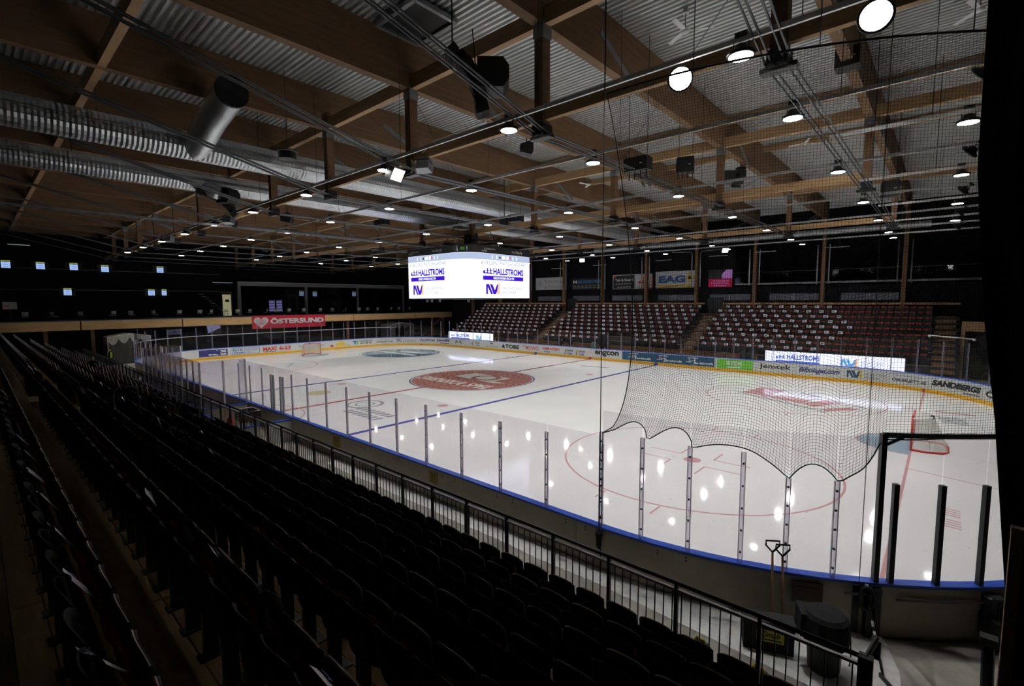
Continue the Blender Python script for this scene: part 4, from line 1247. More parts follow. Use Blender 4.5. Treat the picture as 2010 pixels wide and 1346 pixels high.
# ------------------------------------------------------------------ goals
def make_goal(label, x, sx):
    # opening faces -sx (towards centre ice)
    t = thing('hockey_goal', label, 'goal', (x, 0, 0), 0 if sx > 0 else PI)
    w, h, d0, d1 = 0.915, 1.22, 0.55, 1.05
    for sy in (-1, 1): MB().tube([(0, sy*w, 0), (0, sy*w, h)], 0.035, 8).build('goal_post', RED, t, True)
    MB().tube([(0, -w, h), (0, w, h)], 0.035, 8).build('crossbar', RED, t, True)
    pts = [(0, -w, 0.03), (0.45, -w-0.03, 0.03), (0.9, -0.8, 0.03), (d1, -0.45, 0.03), (d1, 0.45, 0.03), (0.9, 0.8, 0.03), (0.45, w+0.03, 0.03), (0, w, 0.03)]
    MB().tube(pts, 0.04, 8).build('base_frame', RED, t, True)
    MB().tube([(0, -w, h), (0.35, -w*0.9, h), (d0, -0.55, h), (d0, 0.55, h), (0.35, w*0.9, h), (0, w, h)], 0.02, 6).build('top_frame', WHITE, t)
    mb = MB()
    top = [(0, -w, h), (0.35, -w*0.9, h), (d0, -0.55, h), (d0, 0.55, h), (0.35, w*0.9, h), (0, w, h)]
    bot = [(0, -w, 0.04), (0.55, -w-0.02, 0.04), (d1, -0.6, 0.04), (d1, 0.6, 0.04), (0.55, w+0.02, 0.04), (0, w, 0.04)]
    for i in range(5): mb.quad(bot[i], bot[i+1], top[i+1], top[i])
    mb.poly(top)
    mb.build('goal_netting', NETW, t)
    MB().b2((0.02, -w*0.95, 0.32), (0.04, w*0.95, 0.37)).build('inner_bar', GREYPR, t) if False else None
    mb = MB(); mb.box((d0, 0.0, h-0.02), (0.12, 0.16, 0.14)); mb.build('goal_camera', BLK, t)
    mb = MB(); mb.tube([(d0, 0, h), (0.7, 0, 0.05)], 0.025, 6); mb.build('centre_strut', GREYPR, t)
make_goal('red framed hockey goal near the right end', GX, 1)
make_goal('red framed hockey goal at the far left end', -GX, -1)

# ------------------------------------------------------------------ protective net above the near right corner
net = thing('protective_net', 'black cord safety net hanging above the corner glass on the right', 'net')
NS0, NS1 = SCN[0], S_REND-2.0        # from the first corner post round to beyond the frame
# scalloped lower edge, tied at posts
ties = [(SCN[0], 3.02), (SCN[1], 3.05), (SCN[2], 3.02), (SCN[4], 2.70), (SCN[5], 2.72), (SCN[6]+0.02, 3.45)]
tail = [(SCN[6]-1.0*k, 3.52) for k in range(1, 12)]
allt = ties+tail
def low_z(s):
    if s >= allt[0][0]: return allt[0][1]
    for (sa, za), (sb, zb) in zip(allt[:-1], allt[1:]):
        if sb <= s <= sa:
            u = (sa-s)/max(1e-6, sa-sb)
            w = sa-sb
            lift = 0.0
            if za < 3.4:
                lift = 0.36*min(1.0, w/0.9)*4*u*(1-u)
                if w > 1.3: lift *= 0.85
                if zb > 3.4: lift = -0.28*math.sin(PI*u)*u
            return za+(zb-za)*u+lift
    return 3.52
def left_in(z):           # how far the free left edge is pulled in
    u = max(0.0, min(1.0, (z-3.03)/(9.65-3.03)))
    return 0.62*math.sin(PI*min(1, u**0.62))**0.8 if 0 < u < 1 else 0.0
NTOP = 9.55
def net_pt(s, v):         # s arc position, v 0 bottom .. 1 top
    zb = low_z(s)
    z = 3.1+(NTOP-3.1)*v+(zb-3.1)*(1-v)**3
    wv = 0.03*math.sin(s*4.1)*(1-v)+0.02*math.sin(s*7.0+1)*(1-v)**2
    frac = max(0.0, 1-(NS0-s)/3.2)
    s2 = s-left_in(z)*frac
    x, y = PS(s2, 0.12+wv)
    return (x, y, z)
cell = 0.047
mb = MB()
sn = int((NS0-(SCN[8]-5.0))/cell); vn = int(6.2/cell)
def cord(pts, r):
    n0 = len(mb.v)
    for i, p in enumerate(pts):
        x, y, z = p
        mb.v += [(x, y, z+r), (x+r*0.8, y+r*0.5, z-r*0.7), (x-r*0.8, y-r*0.5, z-r*0.7)] if horiz else [(x+r, y+r*0.3, z), (x-r*0.4, y+r*0.9, z), (x-r*0.6, y-r*0.9, z)]
    for i in range(len(pts)-1):
        for k in range(3):
            a = n0+i*3+k; b = n0+i*3+(k+1) % 3
            mb.f.append((a, b, b+3, a+3)); mb.m.append(0)
horiz = False
for i in range(sn+1):
    s = NS0-cell*i
    cord([net_pt(s, (k/46)**1.25) for k in range(47)], 0.0023)
horiz = True
for j in range(1, vn+1):
    v = j/vn
    cord([net_pt(NS0-cell*sn*k/150, v) for k in range(151)], 0.0023)
o = mb.build('net_mesh', NETM, net); o['kind'] = 'stuff'
horiz = True
mb = MB(); mb.tube([net_pt(NS0-cell*sn*k/150, 0) for k in range(151)], 0.011, 5); mb.build('lower_edge_rope', BLK, net)
mb = MB(); mb.tube([net_pt(NS0-cell*sn*k/80, 1.0) for k in range(81)], 0.02, 5); mb.build('top_cable', BLKM, net)
mb = MB(); mb.tube([net_pt(NS0, k/40) for k in range(41)], 0.010, 5); mb.build('side_edge_rope', BLK, net)
x, y = PS(NS0, 0.14)
mb = MB(); mb.tube([(x, y, 1.1), (x, y, ZC)], 0.009, 5); mb.build('steel_guy_cable', BLKM, net)
for s_ in (SCN[6]+0.25, SCN[8]-0.9):
    x, y = PS(s_, 0.14)
    mb = MB(); mb.tube([(x, y, 1.1), (x, y, ZC)], 0.006, 5); mb.build('steel_guy_cable', BLKM, net)
mb = MB()
for s_ in (NS0, NS0-1.6, NS0-3.4, NS0-5.4):
    x, y = PS(s_, 0.12); mb.tube([(x, y, NTOP), (x, y, ZC)], 0.008, 4)
mb.build('suspension_wire', BLKM, net)

# ------------------------------------------------------------------ near stand: tiers, seats, programmes
def nrow_y(i): return -19.02-0.79*i
def nrow_z(i): return 1.08+0.36*i
NX0, NX1 = -24.0, 25.0
AISLE = (6.5, 7.7)
stand = thing('near_stand', 'dark stepped grandstand with plank treads on the near side', 'grandstand')
plank_me = {}
for i in range(9):
    yb = nrow_y(i)+0.42; z = nrow_z(i)
    tr = MB().b2((NX0, yb-0.79, FZ if i == 0 else z-0.40), (NX1, yb, z-0.03)).build('tier', CLOTH, stand)
    w = 0.79/4
    for k in range(4):
        xx = NX0
        while xx < NX1-0.1:
            L = min(4.9, NX1-xx)
            key = round(L, 2)
            if key not in plank_me:
                plank_me[key] = MB().b2((0.003, 0.003, -0.03), (L-0.003, w-0.006, 0.0)).mesh('tread_plank', PLANK)
            put('tread_plank', plank_me[key], tr, (xx, yb-0.79+w*k, z))
            xx += L
for i in range(8):                       # half steps in the aisle
    MB().b2((AISLE[0]+0.1, nrow_y(i)-0.42, nrow_z(i)), (AISLE[1]-0.1, nrow_y(i)-0.1, nrow_z(i)+0.18)).build('aisle_step', PLANKF if False else PLANK, stand)

def seat_meshes():
    # curved shells: backrest behind, folded pan in front, seen from behind and above
    def shell(w, z0, z1, y0, bow, lean, th, arch):
        mb = MB(); n = 8
        rows = [0.0, 0.5, 0.85, 1.0]
        for side in (0, 1):
            for v in rows:
                for k in range(n+1):
                    u = -1+2*k/n
                    zt = z1-arch*(abs(u)**3)
                    z = z0+(zt-z0)*v
                    y = y0+bow*(u*u)+lean*(z-z0)+(th if side else 0)
                    mb.v.append((u*w/2, y, z))
        R = n+1; S = R*len(rows)
        for side in (0, 1):
            for r in range(len(rows)-1):
                for k in range(n):
                    a = side*S+r*R+k
                    q = (a, a+1, a+R+1, a+R) if side == 0 else (a, a+R, a+R+1, a+1)
                    mb.f.append(q); mb.m.append(0)
        for k in range(n):
            a = (len(rows)-1)*R+k
            mb.f.append((a, a+1, S+a+1, S+a)); mb.m.append(0)
            mb.f.append((k+1, k, S+k, S+k+1)); mb.m.append(0)
        for r in range(len(rows)-1):
            a = r*R; mb.f.append((a, a+R, S+a+R, S+a)); mb.m.append(0)
            a = r*R+n; mb.f.append((a+R, a, S+a, S+a+R)); mb.m.append(0)
        return mb
    back = shell(0.43, 0.38, 0.81, -0.16, 0.05, -0.12, 0.022, 0.06).mesh('backrest', SHELL, True)
    pan = shell(0.41, 0.38, 0.80, 0.03, 0.02, -0.10, 0.035, 0.05).mesh('seat_pan', SHELL, True)
    edge = MB()
    edge.tube([(u*0.215, -0.149+0.05*u*u-0.12*0.43, 0.812-0.06*abs(u)**3) for u in [-1+k/5 for k in range(11)]], 0.008, 4)
    edge = edge.mesh('back_rim', SHELL)
    edge2 = MB(); edge2.tube([(u*0.205, 0.05+0.02*u*u-0.10*0.42, 0.802-0.05*abs(u)**3) for u in [-0.9+0.18*k for k in range(11)]], 0.007, 4)
    edge2 = edge2.mesh('plywood_edge', PLY)
    cush = shell(0.36, 0.40, 0.63, 0.0, 0.02, -0.10, 0.03, 0.03)
    for q, f in enumerate(cush.f):
        cx = sum(cush.v[i][0] for i in f)/len(f)
        cush.m[q] = 1 if cx < -0.07 else 0
    cush = cush.mesh('cushion', [mat('brightened_orange_cushion', (0.62, 0.09, 0.035), 0.8), NAVYC], True)  # orange brightened in colour to make up for the dim light here
    leg = MB(); leg.b2((-0.03, -0.16, 0.0), (0.03, -0.06, 0.5)); leg.b2((-0.06, -0.2, 0.0), (0.06, 0.02, 0.012)); leg.b2((-0.2, -0.1, 0.36), (0.2, -0.02, 0.40))
    leg = leg.mesh('bracket', BLKM)
    return back, pan, edge, edge2, cush, leg
SB_, SP_, SE_, SE2_, SC_, SL_ = seat_meshes()
def seat_stuff(mb, x, y, z, far):
    # plain repeat of the seat for the many beyond the counted ones
    if far:
        mb.cur = 0; mb.box((x, y, z+0.56), (0.40, 0.06, 0.40)); mb.cur = 1; mb.box((x, y-0.035, z+0.66), (0.34, 0.012, 0.18)); mb.cur = 0
    else:
        mb.cur = 0; mb.box((x, y-0.19, z+0.59), (0.43, 0.03, 0.43)); mb.box((x, y+0.03, z+0.59), (0.41, 0.035, 0.42)); mb.cur = 1; mb.box((x, y+0.0, z+0.62), (0.35, 0.015, 0.3)); mb.cur = 0
PITCH_S = 0.46
near_seats = []
for i in range(7):
    k = 0
    x = NX1-0.5
    while x > NX0+0.3:
        if not (AISLE[0]-0.2 < x < AISLE[1]+0.2):
            d = Vector((x, nrow_y(i), nrow_z(i)+0.7))-CAMPOS
            near_seats.append((d.length, i, k, x, d))
        x -= PITCH_S; k += 1
def in_view(d):
    f = d.dot(_f)
    return f > 0.3 and abs(d.dot(_r)/f) < 1.12 and abs(d.dot(_u)/f) < 0.78
near_seats.sort(key=lambda t: t[0])
shown = [t for t in near_seats if in_view(t[4])]
indiv = set((t[1], t[2]) for t in shown[:300])
ROWN = ('front row behind the railing', 'second row', 'third row', 'fourth row', 'fifth row', 'sixth row', 'row right below the camera')
prot = None
rest = MB()
paper_me = None
def paper_mesh(curl, W=1.0):
    mb = MB()
    for k in range(5):
        u0, u1 = k/5, (k+1)/5
        f = lambda u: (curl*math.sin(u*2.2)*0.5)
        mb.quad((-0.105, f(u0)*0.12, u0*0.30), (0.105, f(u0)*0.12+0.01, u0*0.30), (0.105, f(u1)*0.12+0.01, u1*0.30), (-0.105, f(u1)*0.12, u1*0.30))
    mb.cur = 1
    g = lambda a, b: (a, -0.006+curl*math.sin(b/0.3*2.2)*0.06, b)
    nv_logo(mb, -0.08, 0.2, 0.12, 0.06, g)
    g2 = lambda a, b: (a, 0.018+curl*math.sin(b/0.3*2.2)*0.06, b)
    nv_logo(mb, -0.06, 0.2, 0.12, 0.06, g2)
    for r in range(3): flat(mb, rect(-0.08, 0.06, 0.05+0.04*r, 0.062+0.04*r), g2)
    return mb.mesh('programme', [PAPER, NAVYP])
PM = [paper_mesh(c) for c in (0.3, 0.9, 1.4)]
wide = MB()
for k in range(6):
    u0, u1 = -0.15+0.05*k, -0.10+0.05*k
    f = lambda u: 0.02*math.sin(u*14)
    wide.quad((u0, f(u0), 0), (u1, f(u1), 0), (u1, f(u1)-0.01, 0.2), (u0, f(u0)-0.01, 0.2))
wide.cur = 1
for sg in (-0.012, 0.012):
    nv_logo(wide, -0.13, 0.10, 0.10, 0.06, lambda a, b: (a, sg+0.02*math.sin(a*14)-0.05*b, b))
    for r in range(3): flat(wide, rect(0.0, 0.12, 0.05+0.045*r, 0.062+0.045*r, 3), lambda a, b: (a, sg+0.02*math.sin(a*14)-0.05*b, b))
PWIDE = wide.mesh('programme', [PAPER, NAVYP])
for d, i, k, x, dv in near_seats:
    y, z = nrow_y(i), nrow_z(i)
    if (i, k) in indiv:
        if prot is None:
            prot = thing('flip_up_seat', 'black flip-up stand seat in the '+ROWN[i], 'seat', (x, y, z), 0, 'black flip-up seats of the near stand')
            b = put('backrest', SB_, prot); put('back_rim', SE_, b)
            p = put('seat_pan', SP_, prot); put('plywood_edge', SE2_, p)
            put('cushion', SC_, prot); put('bracket', SL_, prot)
        else:
            dup(prot, (x, y, z), 0, 'black flip-up stand seat in the '+ROWN[i])
    else:
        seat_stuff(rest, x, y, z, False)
    if k % 2 == (i % 2) and random.random() < 0.93 and not (i < 5 and x > 17):
        if d < 9 or (i, k) in indiv:
            o = put('programme', random.choice(PM), None, (x+0.06, y-0.02, z+0.60), random.uniform(-0.25, 0.25))
            o.rotation_euler = (random.uniform(0.25, 0.6), 0, random.uniform(-0.25, 0.25))
            if i == 6: o.data = PWIDE; o.location = (x-0.04, y-0.035, z+0.66); o.rotation_euler = (random.uniform(0.45, 0.65), random.uniform(-0.12, 0.05), random.uniform(-0.15, 0.15))
            tag(o, 'white printed programme tucked in a seat of the '+ROWN[i], 'leaflet', 'programmes on near stand seats')
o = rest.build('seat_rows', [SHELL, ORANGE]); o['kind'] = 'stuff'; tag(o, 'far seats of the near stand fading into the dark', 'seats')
rp = MB()
for d, i, k, x, dv in near_seats:
    if k % 2 == (i % 2) and not (d < 9 or (i, k) in indiv) and not (i < 5 and x > 17):
        rp.box((x+0.05, nrow_y(i)-0.05, nrow_z(i)+0.85), (0.2, 0.02, 0.3), Rx(0.2))
o = rp.build('programmes', PAPER); o['kind'] = 'stuff'; tag(o, 'distant white programmes on the dark near stand seats', 'leaflets')

# front railing of the near stand
rl = thing('stand_railing', 'dark steel railing with vertical bars in front of the near stand', 'railing')
RY_, RZ0, RZ1 = -18.55, 1.08, 2.17
def rail_run(x0, x1):
    n = max(1, round((x1-x0)/0.97)); L = (x1-x0)/n
    MB().tube([(x0, RY_, RZ1), (x1, RY_, RZ1)], 0.024, 8).build('top_rail', BLKM, rl, True)
    MB().b2((x0, RY_-0.02, RZ1-0.10), (x1, RY_+0.02, RZ1-0.07)).build('under_rail', STEEL, rl)
    MB().b2((x0, RY_-0.015, RZ0+0.08), (x1, RY_+0.015, RZ0+0.12)).build('bottom_rail', BLKM, rl)
    for k in range(n+1):
        MB().b2((x0+L*k-0.02, RY_-0.025, FZ+0.3), (x0+L*k+0.02, RY_+0.025, RZ1)).build('railing_post', BLKM, rl)
bar_me = MB().b2((-0.006, -0.006, RZ0+0.1), (0.006, 0.006, RZ1-0.08)).mesh('baluster', BLKM)
RUNS = ((NX0, 8.62), (8.86, 25.09))
nb = []
for a, b in RUNS:
    rail_run(a, b)
    x = a+0.12
    while x < b:
        nb.append(x); x += 0.116
nb.sort(reverse=True)
for x in nb[:290]: put('baluster', bar_me, rl, (x, RY_, 0))
mb = MB()
for x in nb[290:]: mb.b2((x-0.006, RY_-0.006, RZ0+0.1), (x+0.006, RY_+0.006, RZ1-0.08))
mb.build('balusters', BLKM, rl)['kind'] = 'stuff'
mb = MB(); mb.b2((25.03, RY_-0.05, FZ), (25.15, RY_+0.05, RZ1+0.02)); mb.tube([(25.09, RY_, RZ1), (25.14, RY_+0.42, RZ1-0.02)], 0.028, 8); mb.b2((25.10, RY_+0.36, RZ1-0.2), (25.18, RY_+0.46, RZ1)); mb.build('end_post', BLKM, rl)
# arched handrails in the aisles
for k, (ax, ay, az) in enumerate(((7.1, -19.6, 1.44), (7.1, -21.2, 2.16), (-7.0, -19.6, 1.44))):
    t = thing('aisle_handrail', 'black arched handrail in the stand aisle, %s' % ('lower one of the right aisle', 'upper one of the right aisle', 'in the far left aisle')[k], 'handrail', (ax, ay, az))
    MB().tube([(-0.0, 0.3, 0), (0, 0.3, 0.75), (0, 0.22, 0.93), (0, 0.0, 1.0), (0, -0.22, 0.93), (0, -0.3, 0.75), (0, -0.3, 0)], 0.022, 8).build('arch', BLKM, t, True)
    mb = MB(); mb.lathe([(0.05, 0), (0.05, 0.012)], 10, (0, 0.3, 0)); mb.lathe([(0.05, 0), (0.05, 0.012)], 10, (0, -0.3, 0)); mb.build('foot_plate', BLKM, t)
# front wall of the stand and the walkway kerb
MB().b2((NX0, -18.62, FZ), (NX1, -18.56, 1.02)).build('front_board', CLOTH, stand)
# scraped snow along the foot of the boards
mb = MB()
n = 160; top = []; bot = []
sA, sB = s_near(10.0), s_corner_near(25.0, -14.5)
for i in range(n+1):
    s = sA+(sB-sA)*i/n
    x, y = PS(s, 0.101)
    yo = -16.42+0.015*math.sin(i*2.9)+0.02*math.sin(i*0.23+1)+random.uniform(-0.012, 0.012)
    if x > 21.5: yo = -16.42-0.16*min(1, (x-21.5)/3)
    top.append((x, y, FZ+0.012)); bot.append((x if x < 21 else x+0.02*(x-21), min(yo, y-0.2), FZ+0.008))
for i in range(n): mb.quad(bot[i], bot[i+1], top[i+1], top[i])
x, y = top[-1][0], top[-1][1]
mb.poly([bot[-1], (25.35, -16.1, FZ+0.008), (25.28, -15.4, FZ+0.008), (25.12, -14.9, FZ+0.008), top[-1]])
tag(mb.build('snow_strip', SNOW), 'strip of scraped white snow on the floor along the near boards', 'snow')

# ------------------------------------------------------------------ far stand
def frow_y(i): return 17.75+0.735*i
def frow_z(i): return 1.30+0.385*i
fst = thing('far_stand', 'stepped grandstand with plank steps along the far side', 'grandstand')
FX0, FX1 = -22.5, 24.9
STAIRS = ((-8.6, -7.5), (8.2, 9.3), (25.05, 26.2))
for i in range(9):
    yb = frow_y(i)-0.42; z = frow_z(i)
    tr = MB().b2((FX0, yb, FZ), (26.4, yb+0.735, z)).build('tier', DGREY, fst)
    for xx in range(8):
        L = (FX1-FX0)/8
        MB().b2((FX0+L*xx, yb+0.003, z), (FX0+L*xx+L-0.006, yb+0.24, z+0.03)).build('tread_plank', PLANKF, tr)
    for (a, b) in STAIRS:
        MB().b2((a, yb-0.37, z-0.385), (b, yb, z-0.19)).build('stair_step', PLANKF, tr)
        MB().b2((a, yb, z), (b, yb+0.735, z+0.035)).build('stair_step', PLANKF, tr)
# bench platform between stand and boards
MB().b2((-12.5, 16.05, FZ), (14.6, 17.3, 0.42)).build('bench_platform', PLANKF, fst)
MB().b2((-12.5, 16.9, 0.42), (14.6, 17.2, 0.86)).build('bench_seat', PLANKF, fst)
MB().b2((-12.5, 17.25, 0.42), (14.6, 17.3, 1.28)).build('bench_backboard', PLANKF, fst)
fseat = MB()
fseat.box((0, 0.02, 0.60), (0.40, 0.04, 0.38)); fseat.box((0, -0.06, 0.52), (0.39, 0.05, 0.30)); fseat.box((0, 0.0, 0.2), (0.06, 0.06, 0.4))
fseat.cur = 1; fseat.box((0, -0.01, 0.70), (0.34, 0.03, 0.14))
fseat_me = fseat.mesh('spectator_chair', [SHELLG, ORANGE])
fpap = MB(); fpap.box((0, 0, 0), (0.34, 0.012, 0.2)); fpap.cur = 1; fpap.box((-0.03, -0.008, 0.0), (0.12, 0.004, 0.06)); fpap.cur = 0
fpap_me = fpap.mesh('programme', [PAPER, NAVYP])
fs = []
for i in range(9):
    k = 0; x = FX1-0.25
    while x > FX0+0.2:
        ok = not any(a-0.25 < x < b+0.25 for a, b in STAIRS[:2])
        if i >= 7 and (-8.9 < x < -7.2 or 7.9 < x < 9.7): ok = False
        if i < 2 and 0.2 < x < 3.3: ok = False
        if ok:
            fs.append(((Vector((x, frow_y(i), 2))-CAMPOS).length, i, k, x))
        x -= 0.45; k += 1
fs.sort()
FROW = ('lowest', 'second', 'third', 'fourth', 'fifth', 'sixth', 'seventh', 'eighth', 'top')
mb = MB(); pmb = MB(); npap = 0
for n, (d, i, k, x) in enumerate(fs):
    y, z = frow_y(i), frow_z(i)
    if n < 300:
        tag(put('spectator_chair', fseat_me, None, (x, y, z)), 'grey and orange seat of the far stand, %s row' % FROW[i], 'seat', 'grey and orange seats of the far stand')
    else:
        mb.cur = 0; mb.box((x, y+0.02, z+0.6), (0.40, 0.04, 0.38)); mb.box((x, y-0.06, z+0.52), (0.39, 0.05, 0.30)); mb.cur = 1; mb.box((x, y-0.01, z+0.70), (0.34, 0.03, 0.14)); mb.cur = 0
    if k % 2 == i % 2 and x < 20.5-0.35*abs(i-4):
        if npap < 170:
            npap += 1
            o = put('programme', fpap_me, None, (x, y-0.10, z+0.72)); o.rotation_euler = (-0.15, random.uniform(-0.15, 0.15), random.uniform(-0.2, 0.2))
            tag(o, 'white programme on a far stand seat, %s row' % FROW[i], 'leaflet', 'programmes on far stand seats')
        else:
            pmb.box((x, y-0.10, z+0.72), (0.34, 0.012, 0.2), Ry(random.uniform(-0.15, 0.15)))
o = mb.build('seat_rows', [SHELLG, ORANGE]); o['kind'] = 'stuff'; tag(o, 'remaining distant seats at the left of the far stand', 'seats')
o = pmb.build('programmes', PAPER); o['kind'] = 'stuff'; tag(o, 'remaining white programmes at the left of the far stand', 'leaflets')
# white stair numbers strips
for a, b in STAIRS[:2]:
    for i in range(0, 8):
        MB().b2((a+0.15, frow_y(i)-0.445, frow_z(i)-0.17), (b-0.15, frow_y(i)-0.425, frow_z(i)-0.06)).build('step_marking', GREYPR, fst)
# back of the far stand: wooden rail, low wall with frosted panes, sign wall
YB = 24.35
MB().b2((-22.5, 23.95, 5.28), (-8.8, 24.05, 5.44)).build('back_rail', WOODL, fst)
MB().b2((-7.3, 23.95, 5.28), (7.9, 24.05, 5.44)).build('back_rail', WOODL, fst)
MB().b2((9.6, 23.95, 5.28), (26.4, 24.05, 5.44)).build('back_rail', WOODL, fst)
bw = struct(MB().b2((-30, YB, FZ), (30, YB+0.15, 6.95)).build('wall_far', WALLM))
FROST = mat('frosted_pane', (0.10, 0.11, 0.14), 0.35, var=0.6, vscale=14)
for a, b in ((-13.3, -9.7), (-7.9, -4.3), (-2.6, 1.1), (2.85, 6.65), (8.25, 12.0), (13.6, 17.4), (19.0, 22.8)):
    f = MB().b2((a, YB-0.03, 5.66), (b, YB-0.005, 6.24)).build('frosted_pane', FROST, bw)
    MB().b2(((a+b)/2-0.02, YB-0.045, 5.66), ((a+b)/2+0.02, YB-0.03, 6.24)).build('pane_mullion', ALU if a > 2 else DGREY, f)
MB().b2((-30, 24.8, 6.95), (10.4, 25.0, BZ0)).build('sign_backing_wall', WALLM, bw)
for a, b in ((-8.75, -7.35), (8.0, 9.6)):
    MB().b2((a, YB-0.06, 4.3), (b, YB-0.002, 5.95)).build('doorway_shade_panel', BLK, bw)  # black slab stands in for the shade inside the doorway
# wall signs
FW = lambda d: (lambda a, b: (a, 24.75-d, b))
def wsign(label, x0, x1, z0, z1, m, rim=None):
    t = thing('wall_sign', label, 'sign', (0, 0, 0))
    MB().b2((x0, 24.75, z0), (x1, 24.79, z1)).build('sign_board', m, t)
    return t
def sgn(t, m, draw, label=None):
    mb = MB(); draw(mb); o = mb.build('sign_lettering', m, t)
    if label: o['label'] = label
W1, W2 = FW(0.006), FW(0.012)
SIGNW = mat('sign_white', (0.55, 0.56, 0.58), 0.5)
t = wsign('white Söderberg & Partners sign on the far wall', -14.05, -9.5, 7.05, 8.6, SIGNW)
sgn(t, GREYPR, lambda mb: (letter(mb, 'Söderberg', -12.6, -9.8, 7.85, 8.3, W1), letter(mb, '& Partners', -12.6, -9.8, 7.25, 7.65, W1)))
sgn(t, BLUEP, lambda mb: [flat(mb, [(-13.35+0.35*math.cos(k*PI/5+q)*r, 7.8+0.45*math.sin(k*PI/5+q)*r) for q, r in ((-0.2, 0.45), (0, 1), (0.2, 0.45), (0, 0.3))], W1) for k in range(10)])
t = wsign('black Mildegruppen sign on the far wall', -8.4, -4.15, 6.95, 8.3, BLK)
sgn(t, BLUEP, lambda mb: letter(mb, 'MILDEGRUPPEN', -7.6, -4.25, 7.75, 8.1, W1, 0.03, 0.25))
sgn(t, GREYPR, lambda mb: ([flat(mb, rect(-8.2+0.55*k, -7.8+0.55*k, 7.38, 7.46), W1) for k in range(7)], [flat(mb, rect(-8.2+0.55*k, -7.75+0.55*k, 7.16, 7.24), W1) for k in range(7)]))
sgn(t, WHITE, lambda mb: (flat(mb, [(-8.2, 7.75), (-8.1, 7.75), (-7.95, 7.98), (-7.8, 7.75), (-7.7, 7.75), (-7.7, 8.1), (-7.8, 8.1), (-7.95, 7.9), (-8.1, 8.1), (-8.2, 8.1)], W1)))
t = wsign('black and white Tak & Energi sign on the far wall', -2.8, 1.95, 6.95, 8.55, SIGNW)
sgn(t, BLK, lambda mb: flat(mb, rect(-2.72, -0.1, 7.02, 8.48), W1))
sgn(t, WHITE, lambda mb: (letter(mb, 'Tak & Energi', -2.5, -0.25, 7.75, 8.1, W2, 0.02), [flat(mb, rect(-2.45+0.35*k, -2.2+0.35*k, 7.5, 7.57), W2) for k in range(6)], [flat(mb, rect(-2.2+0.35*k, -1.95+0.35*k, 7.15, 7.22), W2) for k in range(5)]))
sgn(t, REDP, lambda mb: (flat(mb, [(-2.72, 8.1), (-2.72, 8.48), (-2.2, 8.48)], W2), flat(mb, rect(0.35, 1.55, 7.55, 7.75), W1)))
sgn(t, YELP, lambda mb: flat(mb, [(0.95+0.32*math.cos(k*PI/10), 7.98+0.36*math.sin(k*PI/10)) for k in range(20)], W1))
sgn(t, SIGNW, lambda mb: flat(mb, [(0.95+0.2*math.cos(k*PI/10), 7.98+0.22*math.sin(k*PI/10)) for k in range(20)], W2))
t = wsign('white EAG sign with yellow sun on the far wall', 2.35, 6.75, 6.95, 8.7, SIGNW)
sgn(t, mat('eag_blue', (0.03, 0.10, 0.32), 0.5), lambda mb: letter(mb, 'EAG', 2.7, 5.6, 7.5, 8.25, W1, 0.06))
sgn(t, YELP, lambda mb: (flat(mb, rect(2.65, 6.3, 7.0, 7.3), W1), flat(mb, [(6.05+(0.5 if k % 2 else 0.32)*math.cos(k*PI/14), 8.0+(0.55 if k % 2 else 0.34)*math.sin(k*PI/14)) for k in range(28)], W1)))
sgn(t, NAVYP, lambda mb: (letter(mb, 'www.eag.se', 3.5, 5.4, 7.06, 7.24, W2, 0.02), flat(mb, [(6.02+0.16*math.cos(k*PI/10), 7.98+0.18*math.sin(k*PI/10)) for k in range(20)], W2)))
t = thing('wall_screen', 'red and pink advert screen on the far wall right of the EAG sign', 'screen', (0, 0, 0))
MB().b2((7.9, 24.72, 6.85), (10.2, 24.79, 8.65)).build('screen_case', BLK, t)
mb = MB(); flat(mb, rect(7.95, 10.15, 6.9, 7.75), FW(0.035)); mb.build('screen_picture', POSTL, t)
mb = MB(); flat(mb, [(9.2, 7.78), (10.15, 7.78), (10.15, 8.6), (9.6, 8.62), (9.2, 8.2)], FW(0.035)); mb.build('screen_picture', POSTP, t)
mb = MB(); letter(mb, 'ALLT TYDER PÅ', 8.3, 9.7, 7.5, 7.6, FW(0.04)); letter(mb, 'GRÅ ALLDAG DAGAR', 8.2, 9.8, 7.25, 7.36, FW(0.04)); mb.build('screen_lettering', POSTP, t) if False else None
mb = MB()
for r, (a, b) in enumerate(((8.35, 9.75), (8.2, 9.85), (8.5, 9.6))):
    xx = a
    while xx < b: flat(mb, rect(xx, xx+0.12, 7.5-0.22*r, 7.6-0.22*r), FW(0.04)); xx += 0.17
mb.build('screen_small_print', POSTP, t)
mb = MB(); mb.tube([(1.35, 24.0, 7.0), (1.35, 24.0, 8.1), (2.35, 24.0, 8.1), (2.35, 24.0, 7.0), (1.35, 24.0, 7.0)], 0.04, 6)
for z in (7.35, 7.7): mb.tube([(1.35, 24.0, z), (2.35, 24.0, z)], 0.03, 6)
tag(mb.build('red_ladder_cage', RED), 'small red tubular frame beside a far column', 'ladder')
